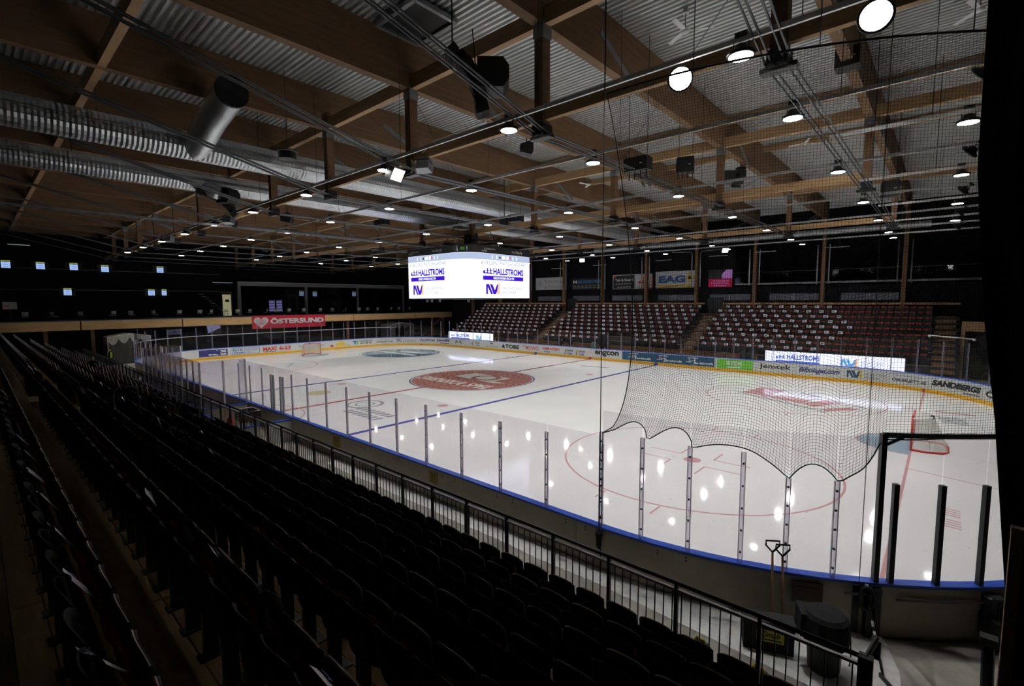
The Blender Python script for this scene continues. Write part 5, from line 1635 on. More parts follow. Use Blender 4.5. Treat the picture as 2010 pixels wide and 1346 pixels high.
# far upper gallery on the right
MB().b2((10.45, 24.6, 7.1), (36, YF, 7.25)).build('gallery_slab', GREYPR, bw)
g = MB().b2((10.45, 24.6, 7.22), (36, 24.63, 8.2)); g.build('gallery_glass', GLASSD, bw)
MB().b2((10.45, 24.55, 8.2), (36, 24.66, 8.25)).build('gallery_rail', DGREY, bw)
chair_n = 0
def make_chair(label, loc, rz, m=PALECH, group=None):
    t = thing('cafe_chair', label, 'chair', loc, rz, group)
    MB().box((0, 0, 0.45), (0.42, 0.42, 0.04)).build('seat', m, t)
    mb = MB()
    for k in range(5):
        u0, u1 = -1+0.4*k, -0.6+0.4*k
        mb.quad((0.2*u0, 0.2-0.05*u0*u0, 0.55), (0.2*u1, 0.2-0.05*u1*u1, 0.55), (0.22*u1, 0.25-0.05*u1*u1, 0.86), (0.22*u0, 0.25-0.05*u0*u0, 0.86))
        mb.quad((0.2*u1, 0.22-0.05*u1*u1, 0.55), (0.2*u0, 0.22-0.05*u0*u0, 0.55), (0.22*u0, 0.27-0.05*u0*u0, 0.86), (0.22*u1, 0.27-0.05*u1*u1, 0.86))
    mb.build('backrest', m, t)
    for a in (-0.18, 0.18):
        for b in (-0.18, 0.18): MB().tube([(a, b, 0), (a*0.9, b*0.9, 0.45)], 0.014, 5).build('leg', BLKM, t)
    return t
gch = make_chair('dark chair behind the glass of the far upper gallery', (12.5, 25.3, 7.25), PI, SHELLG, 'chairs on the far gallery')
for k in range(1, 11): dup(gch, (12.5+1.25*k+random.uniform(-0.2, 0.2), 25.3+random.uniform(-0.15, 0.3), 7.25), PI+random.uniform(-0.5, 0.5))
t = thing('strip_light', 'row of dim strip lights under the far roof edge', 'lamp') if False else None
for k, (x, z) in enumerate(((-3.6, 9.65), (3.9, 9.75), (9.3, 9.85), (13.4, 9.95), (18.7, 9.95), (-9.5, 9.55))):
    t = thing('strip_light', 'slim unlit strip light above the far signs, %s from the left' % ('second', 'third', 'fourth', 'fifth', 'sixth', 'first')[k], 'lamp', (x, 23.2, z))
    MB().box((0, 0, 0), (1.7, 0.08, 0.05)).build('tube_housing', ALU, t)
    MB().tube([(0, 0, 0), (0, 0, BZ0-z)], 0.008, 4).build('drop_wire', BLKM, t)
# far right corner: doorway portal of timber and the white bar
t = thing('timber_portal', 'timber framed doorway at the far right corner of the stand', 'doorway', (0, 0, 0))
MB().b2((26.45, 21.0, FZ), (26.65, 21.3, 4.15)).build('portal_post', WOODL, t)
MB().b2((26.65, 21.0, 3.5), (30.0, 21.3, 4.15)).build('portal_beam', WOODL, t)
MB().b2((26.65, 21.6, FZ), (30.0, 21.7, 3.5)).build('opening_shade_panel', BLK, t)  # black panel put in as the shade behind the portal
MB().b2((26.9, 21.25, 3.9), (27.2, 21.28, 4.0)).build('exit_light', TUBE2, t) if False else None
mb = MB(); mb.tube([(24.85, 14.75, 3.5), (26.9, 13.4, 3.42)], 0.035, 6); mb.box((24.9, 14.72, 3.42), (0.12, 0.1, 0.08)); mb.box((26.85, 13.45, 3.36), (0.12, 0.1, 0.08))
o = mb.build('pale_crossbar', ALU); tag(o, 'pale metal crossbar above the glass in the far right corner', 'bar')
# things at the far benches
def cone(label, c): 
    t = thing('marker_cone', label, 'cone', c)
    MB().lathe([(0.13, 0), (0.13, 0.02), (0.07, 0.03), (0.02, 0.4)], 12).build('cone_body', REDP, t, True)
    MB().lathe([(0.062, 0.14), (0.048, 0.22)], 12, cap=False).build('cone_band', WHITE, t)
for k, (x, y) in enumerate(((-13.6, 16.6), (-13.1, 16.6), (0.6, 16.5), (1.2, 16.5))):
    cone(('orange cone at the far left end of the benches, left one', 'orange cone at the far left end of the benches, right one', 'orange cone by the dark bench door, left one', 'orange cone by the dark bench door, right one')[k], (x, y, 0.9 if k < 2 else 0.86))
    MB().b2((x-0.2, y-0.2, FZ), (x+0.2, y+0.2, 0.9 if k < 2 else 0.86)).build('bench_box', PLANKF, fst)
bt = thing('water_bottle', 'dark water bottle on the far bench', 'bottle', (-10, 16.95, 0.86), 0, 'bottles along the far bench')
MB().lathe([(0.06, 0), (0.065, 0.02), (0.065, 0.2), (0.03, 0.25)], 10).build('bottle_body', BLK, bt)
MB().lathe([(0.03, 0.25), (0.03, 0.3)], 8).build('bottle_cap', REDP, bt)
for x in (-8.4, -7.1, -5.9, -5.0, -3.6, -2.3, -0.9, 3.9, 5.5, 7.2, 9.0, 10.6, 12.2, 13.4): dup(bt, (x, 16.95, 0.86))
t = thing('bench_divider_door', 'tall black door between the two far team benches', 'door', (0.75, 17.1, FZ))
MB().b2((-0.55, -0.05, 0), (0.55, 0.05, 2.1)).build('door_leaf', BLK, t); MB().b2((0.4, -0.08, 1.0), (0.48, -0.05, 1.15)).build('door_handle', STEEL, t)
t = thing('green_machine', 'small green cart with white top beside the far bench door', 'cart', (-0.05, 16.5, 0.42))
MB().b2((-0.2, -0.2, 0.1), (0.2, 0.2, 0.95)).build('cart_body', GREENS, t); MB().b2((-0.16, -0.16, 0.95), (0.16, 0.16, 1.2)).build('cart_top', GREYP, t); MB().lathe([(0.08, -0.03), (0.08, 0.03)], 10, (0, -0.2, 0.08), Rx(PI/2)).build('cart_wheel', BLK, t)
for k, (x, z) in enumerate(((14.3, 0.42), (13.8, 0.42))):
    t = thing('equipment_bag', 'black equipment bag at the right end of the far bench, %s' % ('right', 'left')[k], 'bag', (x, 16.6, z))
    MB().lathe([(0.3, 0), (0.34, 0.2), (0.3, 0.9), (0.22, 1.15), (0.05, 1.25)], 12).build('bag_body', CLOTH, t, True)
    MB().tube([(-0.15, 0, 1.1), (0, 0, 1.4), (0.15, 0, 1.1)], 0.02, 6).build('bag_strap', BLK, t)


# ------------------------------------------------------------------ left end: balcony, glass room, screens
bal = thing('end_balcony', 'timber edged balcony across the left end of the hall', 'balcony')
BXF = -33.0
seg = [(-27.5, -17.6), (-17.5, -9.7), (-9.6, -0.4), (-0.3, 9.7), (9.8, 19.7), (19.8, 27.8)]
for a, b in seg: MB().b2((BXF-0.2, a, 3.18), (BXF, b, 3.98)).build('edge_beam', EDGEW, bal)
MB().b2((BXF-0.25, -27.8, 3.98), (BXF+0.02, 27.8, 4.05)).build('edge_cap', GREYP, bal)
MB().b2((XL, -27.8, 3.85), (BXF-0.2, 27.8, 4.0)).build('balcony_slab', DGREY, bal)
for y in (-19.9, -16.75, 9.0, 23.2, 25.4): MB().b2((BXF-0.45, y-0.14, FZ), (BXF-0.2, y+0.14, 3.85)).build('balcony_column', WOOD, bal)
MB().tube([(BXF-0.3, 20.9, 0.3), (BXF-0.3, 25.3, 3.3)], 0.07, 6).build('stair_stringer', WOOD, bal)
struct(MB().b2((-36.2, -27.8, FZ), (-36.0, 27.8, 3.85)).build('wall_left', WALLM))
# upper floor front wall left of the glass room
uw = struct(MB().b2((-41.2, -27.8, 4.0), (-40.9, -3.6, BZ0)).build('wall_left', WALLM))
for z in (6.95, 9.0): MB().b2((-40.9, -27.8, z), (-40.86, -3.6, z+0.05)).build('wall_ledge', GREYP, uw)
# red town banner
t = thing('town_banner', 'red ÖSTERSUND banner with a white heart on the balcony edge', 'banner', (0, 0, 0))
BX_ = BXF+0.04
mb = MB(); n = 12
for k in range(n):
    y0, y1 = -2.98+8.7*k/n, -2.98+8.7*(k+1)/n
    w0, w1 = 0.02*math.sin(k*1.3), 0.02*math.sin((k+1)*1.3)
    mb.quad((BX_, y0, 4.1), (BX_, y1, 4.1), (BX_+0.03+w1, y1, 2.62), (BX_+0.03+w0, y0, 2.62))
mb.build('banner_cloth', BANRED, t)
FBn = lambda a, b: (BX_+0.07, a, b)
mb = MB(); letter(mb, 'ÖSTERSUND', -1.0, 5.5, 3.12, 3.85, FBn, 0.05); mb.build('banner_lettering', WHITE, t)['label'] = 'white ÖSTERSUND lettering'
mb = MB()
hx, hz = -2.0, 3.38
def heart(u):
    return (0.05*16*math.sin(u)**3, 0.045*(13*math.cos(u)-5*math.cos(2*u)-2*math.cos(3*u)-math.cos(4*u)))
ring_ = [heart(2*PI*k/40) for k in range(40)]
flat(mb, [(hx+a, hz+b) for a, b in ring_], FBn)
mb.build('banner_heart', WHITE, t)['label'] = 'white patterned heart'
mb = MB()
for k in range(9):
    a = -0.5+0.125*k
    flat(mb, rect(hx+a-0.012, hx+a+0.012, hz-0.35+abs(a)*0.4, hz+0.35), lambda a_, b_: (BX_+0.075, a_, b_))
for k in range(4): flat(mb, [(hx-0.5, hz-0.15+0.15*k), (hx, hz-0.35+0.15*k), (hx+0.5, hz-0.15+0.15*k), (hx, hz-0.31+0.15*k)], lambda a_, b_: (BX_+0.075, a_, b_))
mb.build('banner_heart_pattern', BANRED, t)
# glass fronted room
gr = thing('glass_room', 'grey framed glazed room on the balcony', 'room', (0, 0, 0))
GXF = -39.0
MB().b2((GXF-0.3, -2.2, 7.66), (GXF, 22.2, 8.12)).build('lintel', GREYP, gr)
MB().b2((GXF-0.3, -2.2, 8.12), (GXF+0.05, 22.2, 8.17)).build('roof_trim', ALU, gr)
for y in (-2.05, 6.3, 14.0, 22.0): MB().b2((GXF-0.3, y-0.16, 4.0), (GXF, y+0.16, 7.66)).build('frame_post', GREYP, gr)
for a, b in ((-1.9, 6.1), (6.45, 13.85), (14.15, 21.85)): MB().b2((GXF-0.1, a, 4.1), (GXF-0.08, b, 7.66)).build('glass_front', GLASSD, gr)
for y in (0.9, 8.8, 16.5): 
    MB().box((GXF-1.2, y, 7.55), (0.12, 1.6, 0.05)).build('strip_fixture', TUBE if False else GREYPR, gr)
for a in (3.4, 5.0): MB().b2((-41.9, a, 4.0), (-41.8, a+1.4, 6.6)).build('inner_door', GREYP, gr); MB().b2((-41.8, a+0.2, 4.3), (-41.78, a+1.2, 6.4)).build('inner_door_pane', BLK, gr)
for y in (9.5, 12.2, 15.5, 18.5): MB().b2((-41.9, y, 4.0), (-41.85, y+1.6, 7.3)).build('inner_panel', DGREY, gr)
# screens
def tv(label, x, y, z, w=0.62, h=0.62, bar=True):
    t = thing('tv_screen', label, 'screen', (x, y, z))
    MB().b2((-0.06, -w*1.0, -h/2-0.05), (-0.01, w*1.0, h/2+0.12)).build('tv_case', BLK, t)
    mb = MB(); mb.quad((0, -w/2, -h/2), (0, w/2, -h/2), (0, w/2, h/2-0.05), (0, -w/2, h/2-0.05)); mb.build('tv_picture', TVM, t)
    mb = MB()
    for k in range(3): mb.quad((0.004, -w*0.3, -h*0.3+0.2*k), (0.004, w*0.25, -h*0.3+0.2*k), (0.004, w*0.3, -h*0.25+0.2*k), (0.004, -w*0.25, -h*0.25+0.2*k))
    mb.build('tv_graphics', LEDB, t)
    if bar:
        mb = MB(); mb.quad((0, -w/2, h/2), (0, w/2, h/2), (0, w/2, h/2+0.08), (0, -w/2, h/2+0.08)); mb.build('tv_ticker', TVY, t)
UP = ('leftmost', 'second from left', 'third from left', 'fourth from left', 'rightmost')
for k, (y, z) in enumerate(((-21.64, 9.29), (-19.28, 9.27), (-16.84, 9.3), (-14.39, 9.21), (-9.56, 9.32))): tv('small bright TV on the upper dark wall, '+UP[k], -40.82, y*1.0, z)
for k, (y, z) in enumerate(((-17.46, 6.74), (-10.5, 6.76), (-9.32, 6.77))): tv('small bright TV on the lower dark wall, '+('left', 'middle', 'right')[k], -40.82, y, z, 0.6 if k < 2 else 0.45)
for k, (y, z) in enumerate(((6.88, 6.83), (8.79, 6.78), (14.97, 6.83))): tv('small bright TV inside the glass room, '+('left', 'middle', 'right')[k], -41.7, y, z)
t = thing('drinks_fridge', 'pair of lit drinks fridges in the glass room', 'fridge', (-41.2, 2.6, 4.0))
for k in (0, 1):
    b = MB().b2((-0.3, k*0.95-0.45, 0), (0.0, k*0.95+0.42, 2.1)).build('fridge_body', BLK, t)
    mb = MB(); mb.quad((0.01, k*0.95-0.36, 0.4), (0.01, k*0.95+0.30, 0.4), (0.01, k*0.95+0.30, 1.9), (0.01, k*0.95-0.36, 1.9)); mb.build('fridge_window', LEDP, b)
    mb = MB(); mb.quad((0.015, k*0.95+0.30, 0.3), (0.015, k*0.95+0.38, 0.3), (0.015, k*0.95+0.38, 1.95), (0.015, k*0.95+0.30, 1.95)); mb.build('fridge_light', TUBE2, b)
    mb = MB()
    for r in range(4): mb.quad((0.02, k*0.95-0.34, 0.5+0.36*r), (0.02, k*0.95+0.28, 0.5+0.36*r), (0.02, k*0.95+0.28, 0.66+0.36*r), (0.02, k*0.95-0.34, 0.66+0.36*r))
    mb.build('drinks_row', TVM, b)
# lit stair door
t = thing('lit_doorway', 'warm lit doorway at the stair left of the glass room', 'doorway', (-40.85, -2.9, 4.0))
MB().b2((-0.02, -0.5, 0), (0.02, 0.45, 2.6)).build('lit_opening', WARM, t)
mb = MB(); mb.b2((-0.05, -0.6, 0), (0.08, -0.5, 2.9)); mb.b2((-0.05, 0.45, 0), (0.08, 0.55, 2.9)); mb.b2((-0.05, -0.6, 2.6), (0.08, 0.55, 2.68)); mb.b2((-0.05, -0.6, 2.85), (0.08, 0.55, 2.95)); mb.build('door_frame', GREYP, t)
MB().b2((0.03, -0.2, 1.7), (0.06, 0.25, 2.0)).build('door_sign', BLACKP, t)
t = thing('stair_flight', 'dark steel stair with a glint painted as paler steps beside the lit doorway', 'stairs', (0, 0, 0))
for k in range(9):
    MB().b2((-40.2, -6.2+0.3*k, 6.6-0.27*k), (-39.4, -5.85+0.3*k, 6.64-0.27*k)).build('stair_tread', ALU if k in (3, 4, 5) else STEEL, t)  # paler middle treads paint the glint of light into the colour
for k, (y0, y1, x, z) in enumerate(((-21.4, -19.9, -40.7, 11.2), (-4.4, -2.2, -40.7, 8.05), (-26.5, -24.5, -40.7, 11.9))):
    t = thing('strip_light', ('greenish strip light high on the left dark wall', 'bluish strip light above the lit doorway', 'outermost strip light at the upper left wall')[k], 'lamp', (x, (y0+y1)/2, z))
    MB().box((0, 0, 0.03), (0.1, y1-y0+0.05, 0.05)).build('tube_housing', GREYP, t); MB().box((0, 0, 0), (0.06, y1-y0, 0.04)).build('tube', (TUBE, TUBE2, TUBE)[k], t)
t = thing('wall_poster', 'pale green board with small red print at the far left', 'poster', (BXF-0.5, -21.9, 5.35))
MB().box((0, 0, 0.1), (0.04, 0.85, 0.62)).build('poster_board', PALECH, t); MB().box((0.025, -0.2, 0.05), (0.01, 0.28, 0.1)).build('poster_print', REDP, t); MB().b2((-0.05, -0.04, -1.35), (0.0, 0.04, 0.2)).build('poster_stand', BLKM, t)
c0 = None
ypos = [-21, -19.2, -17.3, -15.0, -13.6, -11.6, -9.6, -7.8, -6.7, -5.2, -4.0, -2.6, -0.9, 0.4, 1.7, 3.8, 5.6, 7.6, 9.1, 11.2, 12.8, 14.3, 16.4, 17.6, 19.5]
for k, y in enumerate(ypos):
    if c0 is None: c0 = make_chair('pale cafe chair along the balcony edge', (-34.4, y, 4.0), -PI/2, PALECH, 'pale chairs on the end balcony')
    else: dup(c0, (-34.4+random.uniform(-0.4, 0.4), y, 4.0), -PI/2+random.uniform(-0.9, 0.9))
# far lamps glinting in the dark upper area over the balcony
t = thing('upper_beam', 'x', 'beam') if False else None
# white torn poster and backdrop behind the far left glass
mb = MB(); mb.poly([(-35.9, -6.7, 3.45), (-35.9, -5.35, 3.45), (-35.9, -5.3, 2.75), (-35.9, -5.9, 2.5), (-35.9, -6.55, 2.2)]); mb.poly([(-35.93, -6.7, 3.45), (-35.93, -6.55, 2.2), (-35.93, -5.9, 2.5), (-35.93, -5.3, 2.75), (-35.93, -5.35, 3.45)])
LILAC = mat('lilac_cloth', (0.42, 0.42, 0.66), 0.6, emit=(0.3, 0.3, 0.6), estr=0.35)
MB().b2((-35.98, -6.8, 2.15), (-35.94, -5.2, 3.5)).build('flag_board', BLK, None)
bpy.data.objects['flag_board'].name = 'projection_board'
tag(bpy.data.objects['projection_board'], 'dark board carrying the pale lilac screen under the balcony', 'board')
tag(mb.build('lilac_screen', LILAC), 'pale lilac lit screen with a torn corner under the balcony', 'screen')

# tents at both left corners
def tarp_tent(label, x0, x1, y0, y1, zt, m):
    t = thing('tunnel_tent', label, 'tent', (0, 0, 0))
    mb = MB()
    for a in (x0, x1):
        mb.tube([(a, y0, FZ), (a, y0, zt-0.25), (a, (y0+y1)/2, zt), (a, y1, zt-0.25), (a, y1, FZ)], 0.035, 6)
    for y, z in ((y0, zt-0.25), ((y0+y1)/2, zt), (y1, zt-0.25)): mb.tube([(x0, y, z), (x1, y, z)], 0.03, 6)
    mb.build('tent_frame', ALU, t)
    n = 16
    mb = MB()
    def zroof(u): return zt-0.25+0.25*(1-abs(2*u-1))+0.04
    for k in range(n):
        u0, u1 = k/n, (k+1)/n
        ya, yb = y0+(y1-y0)*u0, y0+(y1-y0)*u1
        mb.quad((x0, ya, zroof(u0)), (x1, ya, zroof(u0)+0.03*math.sin(k)), (x1, yb, zroof(u1)+0.03*math.sin(k+1)), (x0, yb, zroof(u1)))
        # scalloped valance on the camera side
        d0 = 0.35+0.45*abs(math.sin(u0*PI*4)); d1 = 0.35+0.45*abs(math.sin(u1*PI*4))
        mb.quad((x1+0.05, ya, zroof(u0)-d0), (x1+0.05, yb, zroof(u1)-d1), (x1, yb, zroof(u1)), (x1, ya, zroof(u0)))
        e0 = x0+(x1-x0)*u0; e1 = x0+(x1-x0)*u1
        mb.quad((e0, y0-0.05, zt-0.2-d0), (e1, y0-0.05, zt-0.2-d1), (e1, y0, zt-0.2), (e0, y0, zt-0.2))
    mb.build('tent_canopy', m, t)
    mb = MB()
    for k in range(n):
        u0, u1 = k/n, (k+1)/n
        ya, yb = y0+(y1-y0)*u0, y0+(y1-y0)*u1
        if u0 < 0.15 or u0 > 0.8 or m is TARPM: mb.quad((x1+0.05*math.sin(k*2.1), ya, FZ), (x1+0.05*math.sin(k*2.1+2.1), yb, FZ), (x1+0.02, yb, zt-0.5), (x1+0.02, ya, zt-0.5))
        e0 = x0+(x1-x0)*u0; e1 = x0+(x1-x0)*u1
        mb.quad((e0, y0-0.03+0.05*math.sin(k*2.3), FZ), (e1, y0-0.03+0.05*math.sin(k*2.3+2.3), FZ), (e1, y0, zt-0.4), (e0, y0, zt-0.4))
    mb.build('tent_curtain', TARPD, t)
tarp_tent('pale draped players tunnel tent at the near left corner', -31.2, -29.2, -16.3, -13.2, 2.85, TARPM)
tarp_tent('grey arched tunnel tent at the far left corner', -32.5, -30.3, 13.6, 17.4, 2.75, TARPD)

# ------------------------------------------------------------------ near team bench enclosure
be = thing('team_bench_box', 'tall glass team bench box on the near side at the left', 'bench box', (0, 0, 0))
YB2 = -17.85
def bench_wall(x0, y0, x1, y1, zt, n, name='bench'):
    dx, dy = (x1-x0), (y1-y0); L = math.hypot(dx, dy); a = math.atan2(dy, dx); M = Rz(a)
    cx, cy = (x0+x1)/2, (y0+y1)/2
    MB().box((cx, cy, (FZ+1.05)/2), (L, 0.06, 1.05-FZ), M).build('bench_wall', BOARDB, be)
    MB().box((cx, cy, 1.075), (L, 0.14, 0.045), M).build('bench_cap', CAPB, be)
    for k in range(n):
        px, py = x0+dx*(k+0.5)/n, y0+dy*(k+0.5)/n
        MB().box((px, py, (1.1+zt)/2), (L/n-0.04, 0.012, zt-1.1), M).build('glass_pane', GLASSH, be)
    for k in range(n+1):
        px, py = x0+dx*k/n, y0+dy*k/n
        MB().box((px, py, (1.08+zt)/2), (0.07, 0.05, zt-1.08-0.08), M).build('glass_post', ALU, be)
bench_wall(-8.0, YB2, 2.0, YB2, 3.15, 11)
bench_wall(2.0, YB2, 2.0, -16.05, 3.15, 2)
bench_wall(-8.0, YB2, -8.0, -16.05, 3.15, 2)
MB().b2((2.0, YB2-0.03, FZ), (5.9, YB2+0.03, 0.9)).build('low_wall', BOARDB, be)
MB().b2((2.0, YB2-0.07, 0.9), (5.9, YB2+0.07, 0.945)).build('bench_cap', CAPB, be)
MB().b2((5.87, YB2, FZ), (5.93, -17.0, 0.9)).build('low_wall', BOARDW, be); MB().b2((5.83, YB2, 0.9), (5.97, -17.0, 0.945)).build('bench_cap', CAPB, be)
MB().b2((6.37, -16.95, FZ), (6.43, -16.0, 1.02)).build('door_wing', BOARDW, be); MB().b2((6.33, -16.95, 1.02), (6.47, -16.0, 1.065)).build('bench_cap', CAPB, be)
MB().b2((-7.6, -17.7, 0.5), (1.8, -17.3, 0.56)).build('bench_seat', PLANKF, be)
for x in (-7.0, -4.5, -2.0, 0.5): MB().b2((x, -17.6, FZ), (x+0.06, -17.4, 0.5)).build('bench_leg', BLKM, be)
MB().b2((-7.9, -17.75, FZ), (1.9, -16.05, 0.24)).build('bench_floor', BLK, be)
# loose kit in and by the bench box
def jug(label, c, m, h=0.3, r=0.1):
    t = thing('drink_jug', label, 'jug', c)
    MB().lathe([(r, 0), (r*1.05, 0.02), (r*1.05, h*0.75), (r*0.6, h*0.9), (r*0.5, h)], 14).build('jug_body', m, t, True)
    MB().tube([(r*0.6, 0, h*0.85), (r*1.3, 0, h*0.7), (r*1.05, 0, h*0.4)], 0.015, 6).build('jug_handle', m, t)
jug('red drinks jug on the blue bench wall', (5.3, -17.8, 0.945), REDP, 0.36, 0.11)
kits = [(-5.5, -17.5, RED), (-4.2, -17.45, WHITE), (-3.0, -17.5, RED), (-1.2, -17.5, RED), (0.3, -17.45, WHITE), (1.2, -17.5, RED)]
for k, (x, y, m) in enumerate(kits):
    t = thing('kit_bag', '%s kit bag on the team bench, number %s from the left' % ('red' if m is RED else 'white', ('one', 'two', 'three', 'four', 'five', 'six')[k]), 'bag', (x, y, 0.56))
    mb = MB(); mb.lathe([(0.05, 0.0), (0.2, 0.03), (0.24, 0.15), (0.19, 0.28), (0.05, 0.34)], 12); mb.build('bag_body', m, t, True)
    MB().tube([(-0.12, 0, 0.28), (0, 0, 0.4), (0.12, 0, 0.28)], 0.015, 6).build('bag_handle', BLK, t)
t = thing('kit_trolley', 'clear topped equipment crate beside the bench box door', 'crate', (3.6, -16.6, FZ))
mb = MB()
for a in (-0.4, 0.4):
    for b in (-0.3, 0.3): mb.b2((a-0.02, b-0.02, 0), (a+0.02, b+0.02, 0.9))
mb.build('crate_leg', STEEL, t)
MB().b2((-0.45, -0.35, 0.5), (0.45, 0.35, 0.55)).build('crate_shelf', PLANKF, t); MB().b2((-0.45, -0.35, 0.55), (0.45, 0.35, 0.9)).build('crate_tub', GLASSD, t)
MB().tube([(-0.45, -0.35, 0.92), (0.45, -0.35, 0.92), (0.45, 0.35, 0.92), (-0.45, 0.35, 0.92), (-0.45, -0.35, 0.92)], 0.02, 6).build('crate_rim', ALU, t)
t = thing('white_helmet', 'white helmet lying on the floor by the bench gate', 'helmet', (7.0, -17.2, FZ))
MB().lathe([(0.13, 0), (0.14, 0.08), (0.1, 0.16), (0.01, 0.2)], 14).build('helmet_shell', WHITE, t, True); MB().b2((0.05, -0.1, 0.02), (0.16, 0.1, 0.06)).build('helmet_visor', BLK, t)
# notice plates on the back of the boards
for k, (x, y, z, w, h, m, lb) in enumerate(((15.15, -15.925, 0.80, 0.32, 0.34, YELSIGN, 'worn yellow notice plate on the near boards, right one'), (9.83, -15.925, 0.78, 0.5, 0.42, YELSIGN, 'worn yellow notice plate on the near boards, left one'))):
    t = thing('notice_plate', lb, 'sign', (x, y, z))
    MB().box((0, 0, 0), (w, 0.015, h)).build('plate', m, t)
    mb = MB()
    for r in range(4): mb.box((0, -0.009, h*0.3-h*0.2*r), (w*0.7, 0.003, h*0.06))
    mb.build('plate_print', BROWNP, t)
x, y = PS(s_corner_near(24.0, -15.1), 0.112); x2, y2 = PS(s_corner_near(24.0, -15.1), 0.3); an = math.atan2(y2-y, x2-x)
t = thing('notice_plate', 'dark brown notice board on the corner boards above the bin', 'sign', (x, y, 0.78), an)
MB().box((0.01, 0, 0), (0.02, 0.46, 0.36)).build('plate', BROWNP, t); MB().box((0.022, 0, 0.1), (0.004, 0.36, 0.02)).build('plate_print', BLK, t)
# two shovels leaning on the corner boards
for k, (sx_, lean) in enumerate(((23.5, 0.0), (23.62, 0.03))):
    x, y = PS(s_corner_near(sx_, -15.25), 0.17)
    xb, yb = PS(s_corner_near(sx_, -15.25), 0.42)
    t = thing('snow_shovel', 'long wooden snow shovel leaning on the corner boards, %s' % ('left one', 'right one')[k], 'shovel', (0, 0, 0))
    top = Vector((x+lean, y, 1.42-0.04*k)); bot = Vector((xb+lean, yb, FZ+0.28))
    MB().tube([bot, top], 0.019, 8).build('shaft', WOODL, t, True)
    a = Vector((0.09, 0.06, 0))
    MB().tube([top, top+a+Vector((0, 0, 0.12)), top+a+Vector((0, 0, 0.2)), top-a+Vector((0, 0, 0.2)), top-a+Vector((0, 0, 0.12)), top], 0.016, 6).build('d_grip', BLK, t, True)
    mb = MB(); M = Rz(0.6) @ Rx(-0.25); mb.box(bot-Vector((0, 0, 0.14)), (0.3, 0.02, 0.28), M); mb.build('blade', STEEL, t)
# black foam sign box, bin, hose and stick
t = thing('sign_box', 'low black box with a yellow Zimab label behind the railing', 'box', (23.66, -16.08, FZ), 0.38)
t.scale = (0.88, 0.9, 0.86)
MB().b2((-0.4, -0.16, 0.0), (0.4, 0.16, 0.55)).build('box_body', CLOTH, t); MB().b2((-0.42, -0.17, 0.48), (0.42, 0.17, 0.57)).build('box_lid', BLK, t)
MB().b2((-0.2, -0.168, 0.2), (0.24, -0.161, 0.42)).build('yellow_label', mat('zimab_yellow', (0.55, 0.5, 0.03), 0.6), t)
mb = MB(); letter(mb, 'Zimab', -0.15, 0.18, 0.29, 0.40, lambda a, b: (a, -0.170, b), 0.03, 0.3)
flat(mb, rect(-0.17, 0.21, 0.23, 0.26), lambda a, b: (a, -0.170, b)); mb.build('label_lettering', BLACKP, t)['label'] = 'black Zimab lettering'
t = thing('wheelie_bin', 'large black bin with a slumped cover behind the railing', 'bin', (24.42, -16.05, FZ), 0.4)
t.scale = (0.72, 0.72, 0.86)
mb = MB(); mb.lathe([(0.26, 0.0), (0.29, 0.05), (0.34, 0.85), (0.36, 0.9)], 18); mb.build('bin_body', BLK, t, True)
mb = MB(); mb.lathe([(0.42, 0.55), (0.44, 0.75), (0.41, 0.98), (0.34, 1.04), (0.02, 1.06)], 18); mb.box((-0.2, 0.1, 0.8), (0.55, 0.5, 0.4)); mb.build('bin_cover', CLOTH, t)
mb = MB(); mb.tube([(0.4, 0.1, 0.95), (0.47, 0.05, 0.6), (0.46, -0.05, 0.3), (0.42, -0.1, 0.2)], 0.012, 6); mb.build('cover_cord', BLKM, t)
x, y = PS(gs1+0.25, 0.2)
t = thing('hose_coil', 'black hose coil hanging on the boards next to the gate', 'hose', (x, y, 0.85))
mb = MB()
for k in range(5):
    mb.tube([(0.10*math.cos(u)+0.006*k, -0.02-0.012*k, 0.19*math.sin(u)+0.01*k) for u in [2*PI*j/18 for j in range(19)]], 0.016, 6)
mb.build('coil', BLK, t, True); MB().box((0, 0.02, 0.2), (0.05, 0.06, 0.05)).build('coil_hook', STEEL, t)
t = thing('hockey_stick', 'black and white taped hockey stick leaning by the gate', 'hockey stick', (0, 0, 0))
MB().tube([(24.86, -15.15, 0.9), (25.12, -15.75, FZ+0.02)], 0.017, 6).build('stick_shaft', BLK, t)
for u0 in (0.2, 0.35, 0.5, 0.62): MB().tube([(24.86+0.26*u0, -15.15-0.6*u0, 0.9-0.7*u0), (24.86+0.26*(u0+0.09), -15.15-0.6*(u0+0.09), 0.9-0.7*(u0+0.09))], 0.0185, 6).build('stick_stripe', WHITE, t)
mb = MB(); mb.box((25.15, -15.8, FZ+0.04), (0.28, 0.02, 0.07), Rz(-0.9)); mb.build('stick_blade', BLK, t)
t = thing('hanging_glove', 'black glove and strap hanging on the outside of the boards below the net edge', 'glove', (20.5, -15.98, 0.95))
mb = MB(); mb.lathe([(0.02, -0.3), (0.05, -0.25), (0.06, -0.1), (0.075, 0.0), (0.05, 0.06)], 10); mb.build('glove_body', CLOTH, t, True); MB().tube([(0, 0, 0.05), (0.02, 0, 0.14)], 0.01, 5).build('glove_loop', BLK, t); MB().tube([(0.03, 0, -0.2), (0.05, 0, -0.6)], 0.012, 5).build('glove_strap', BLK, t)
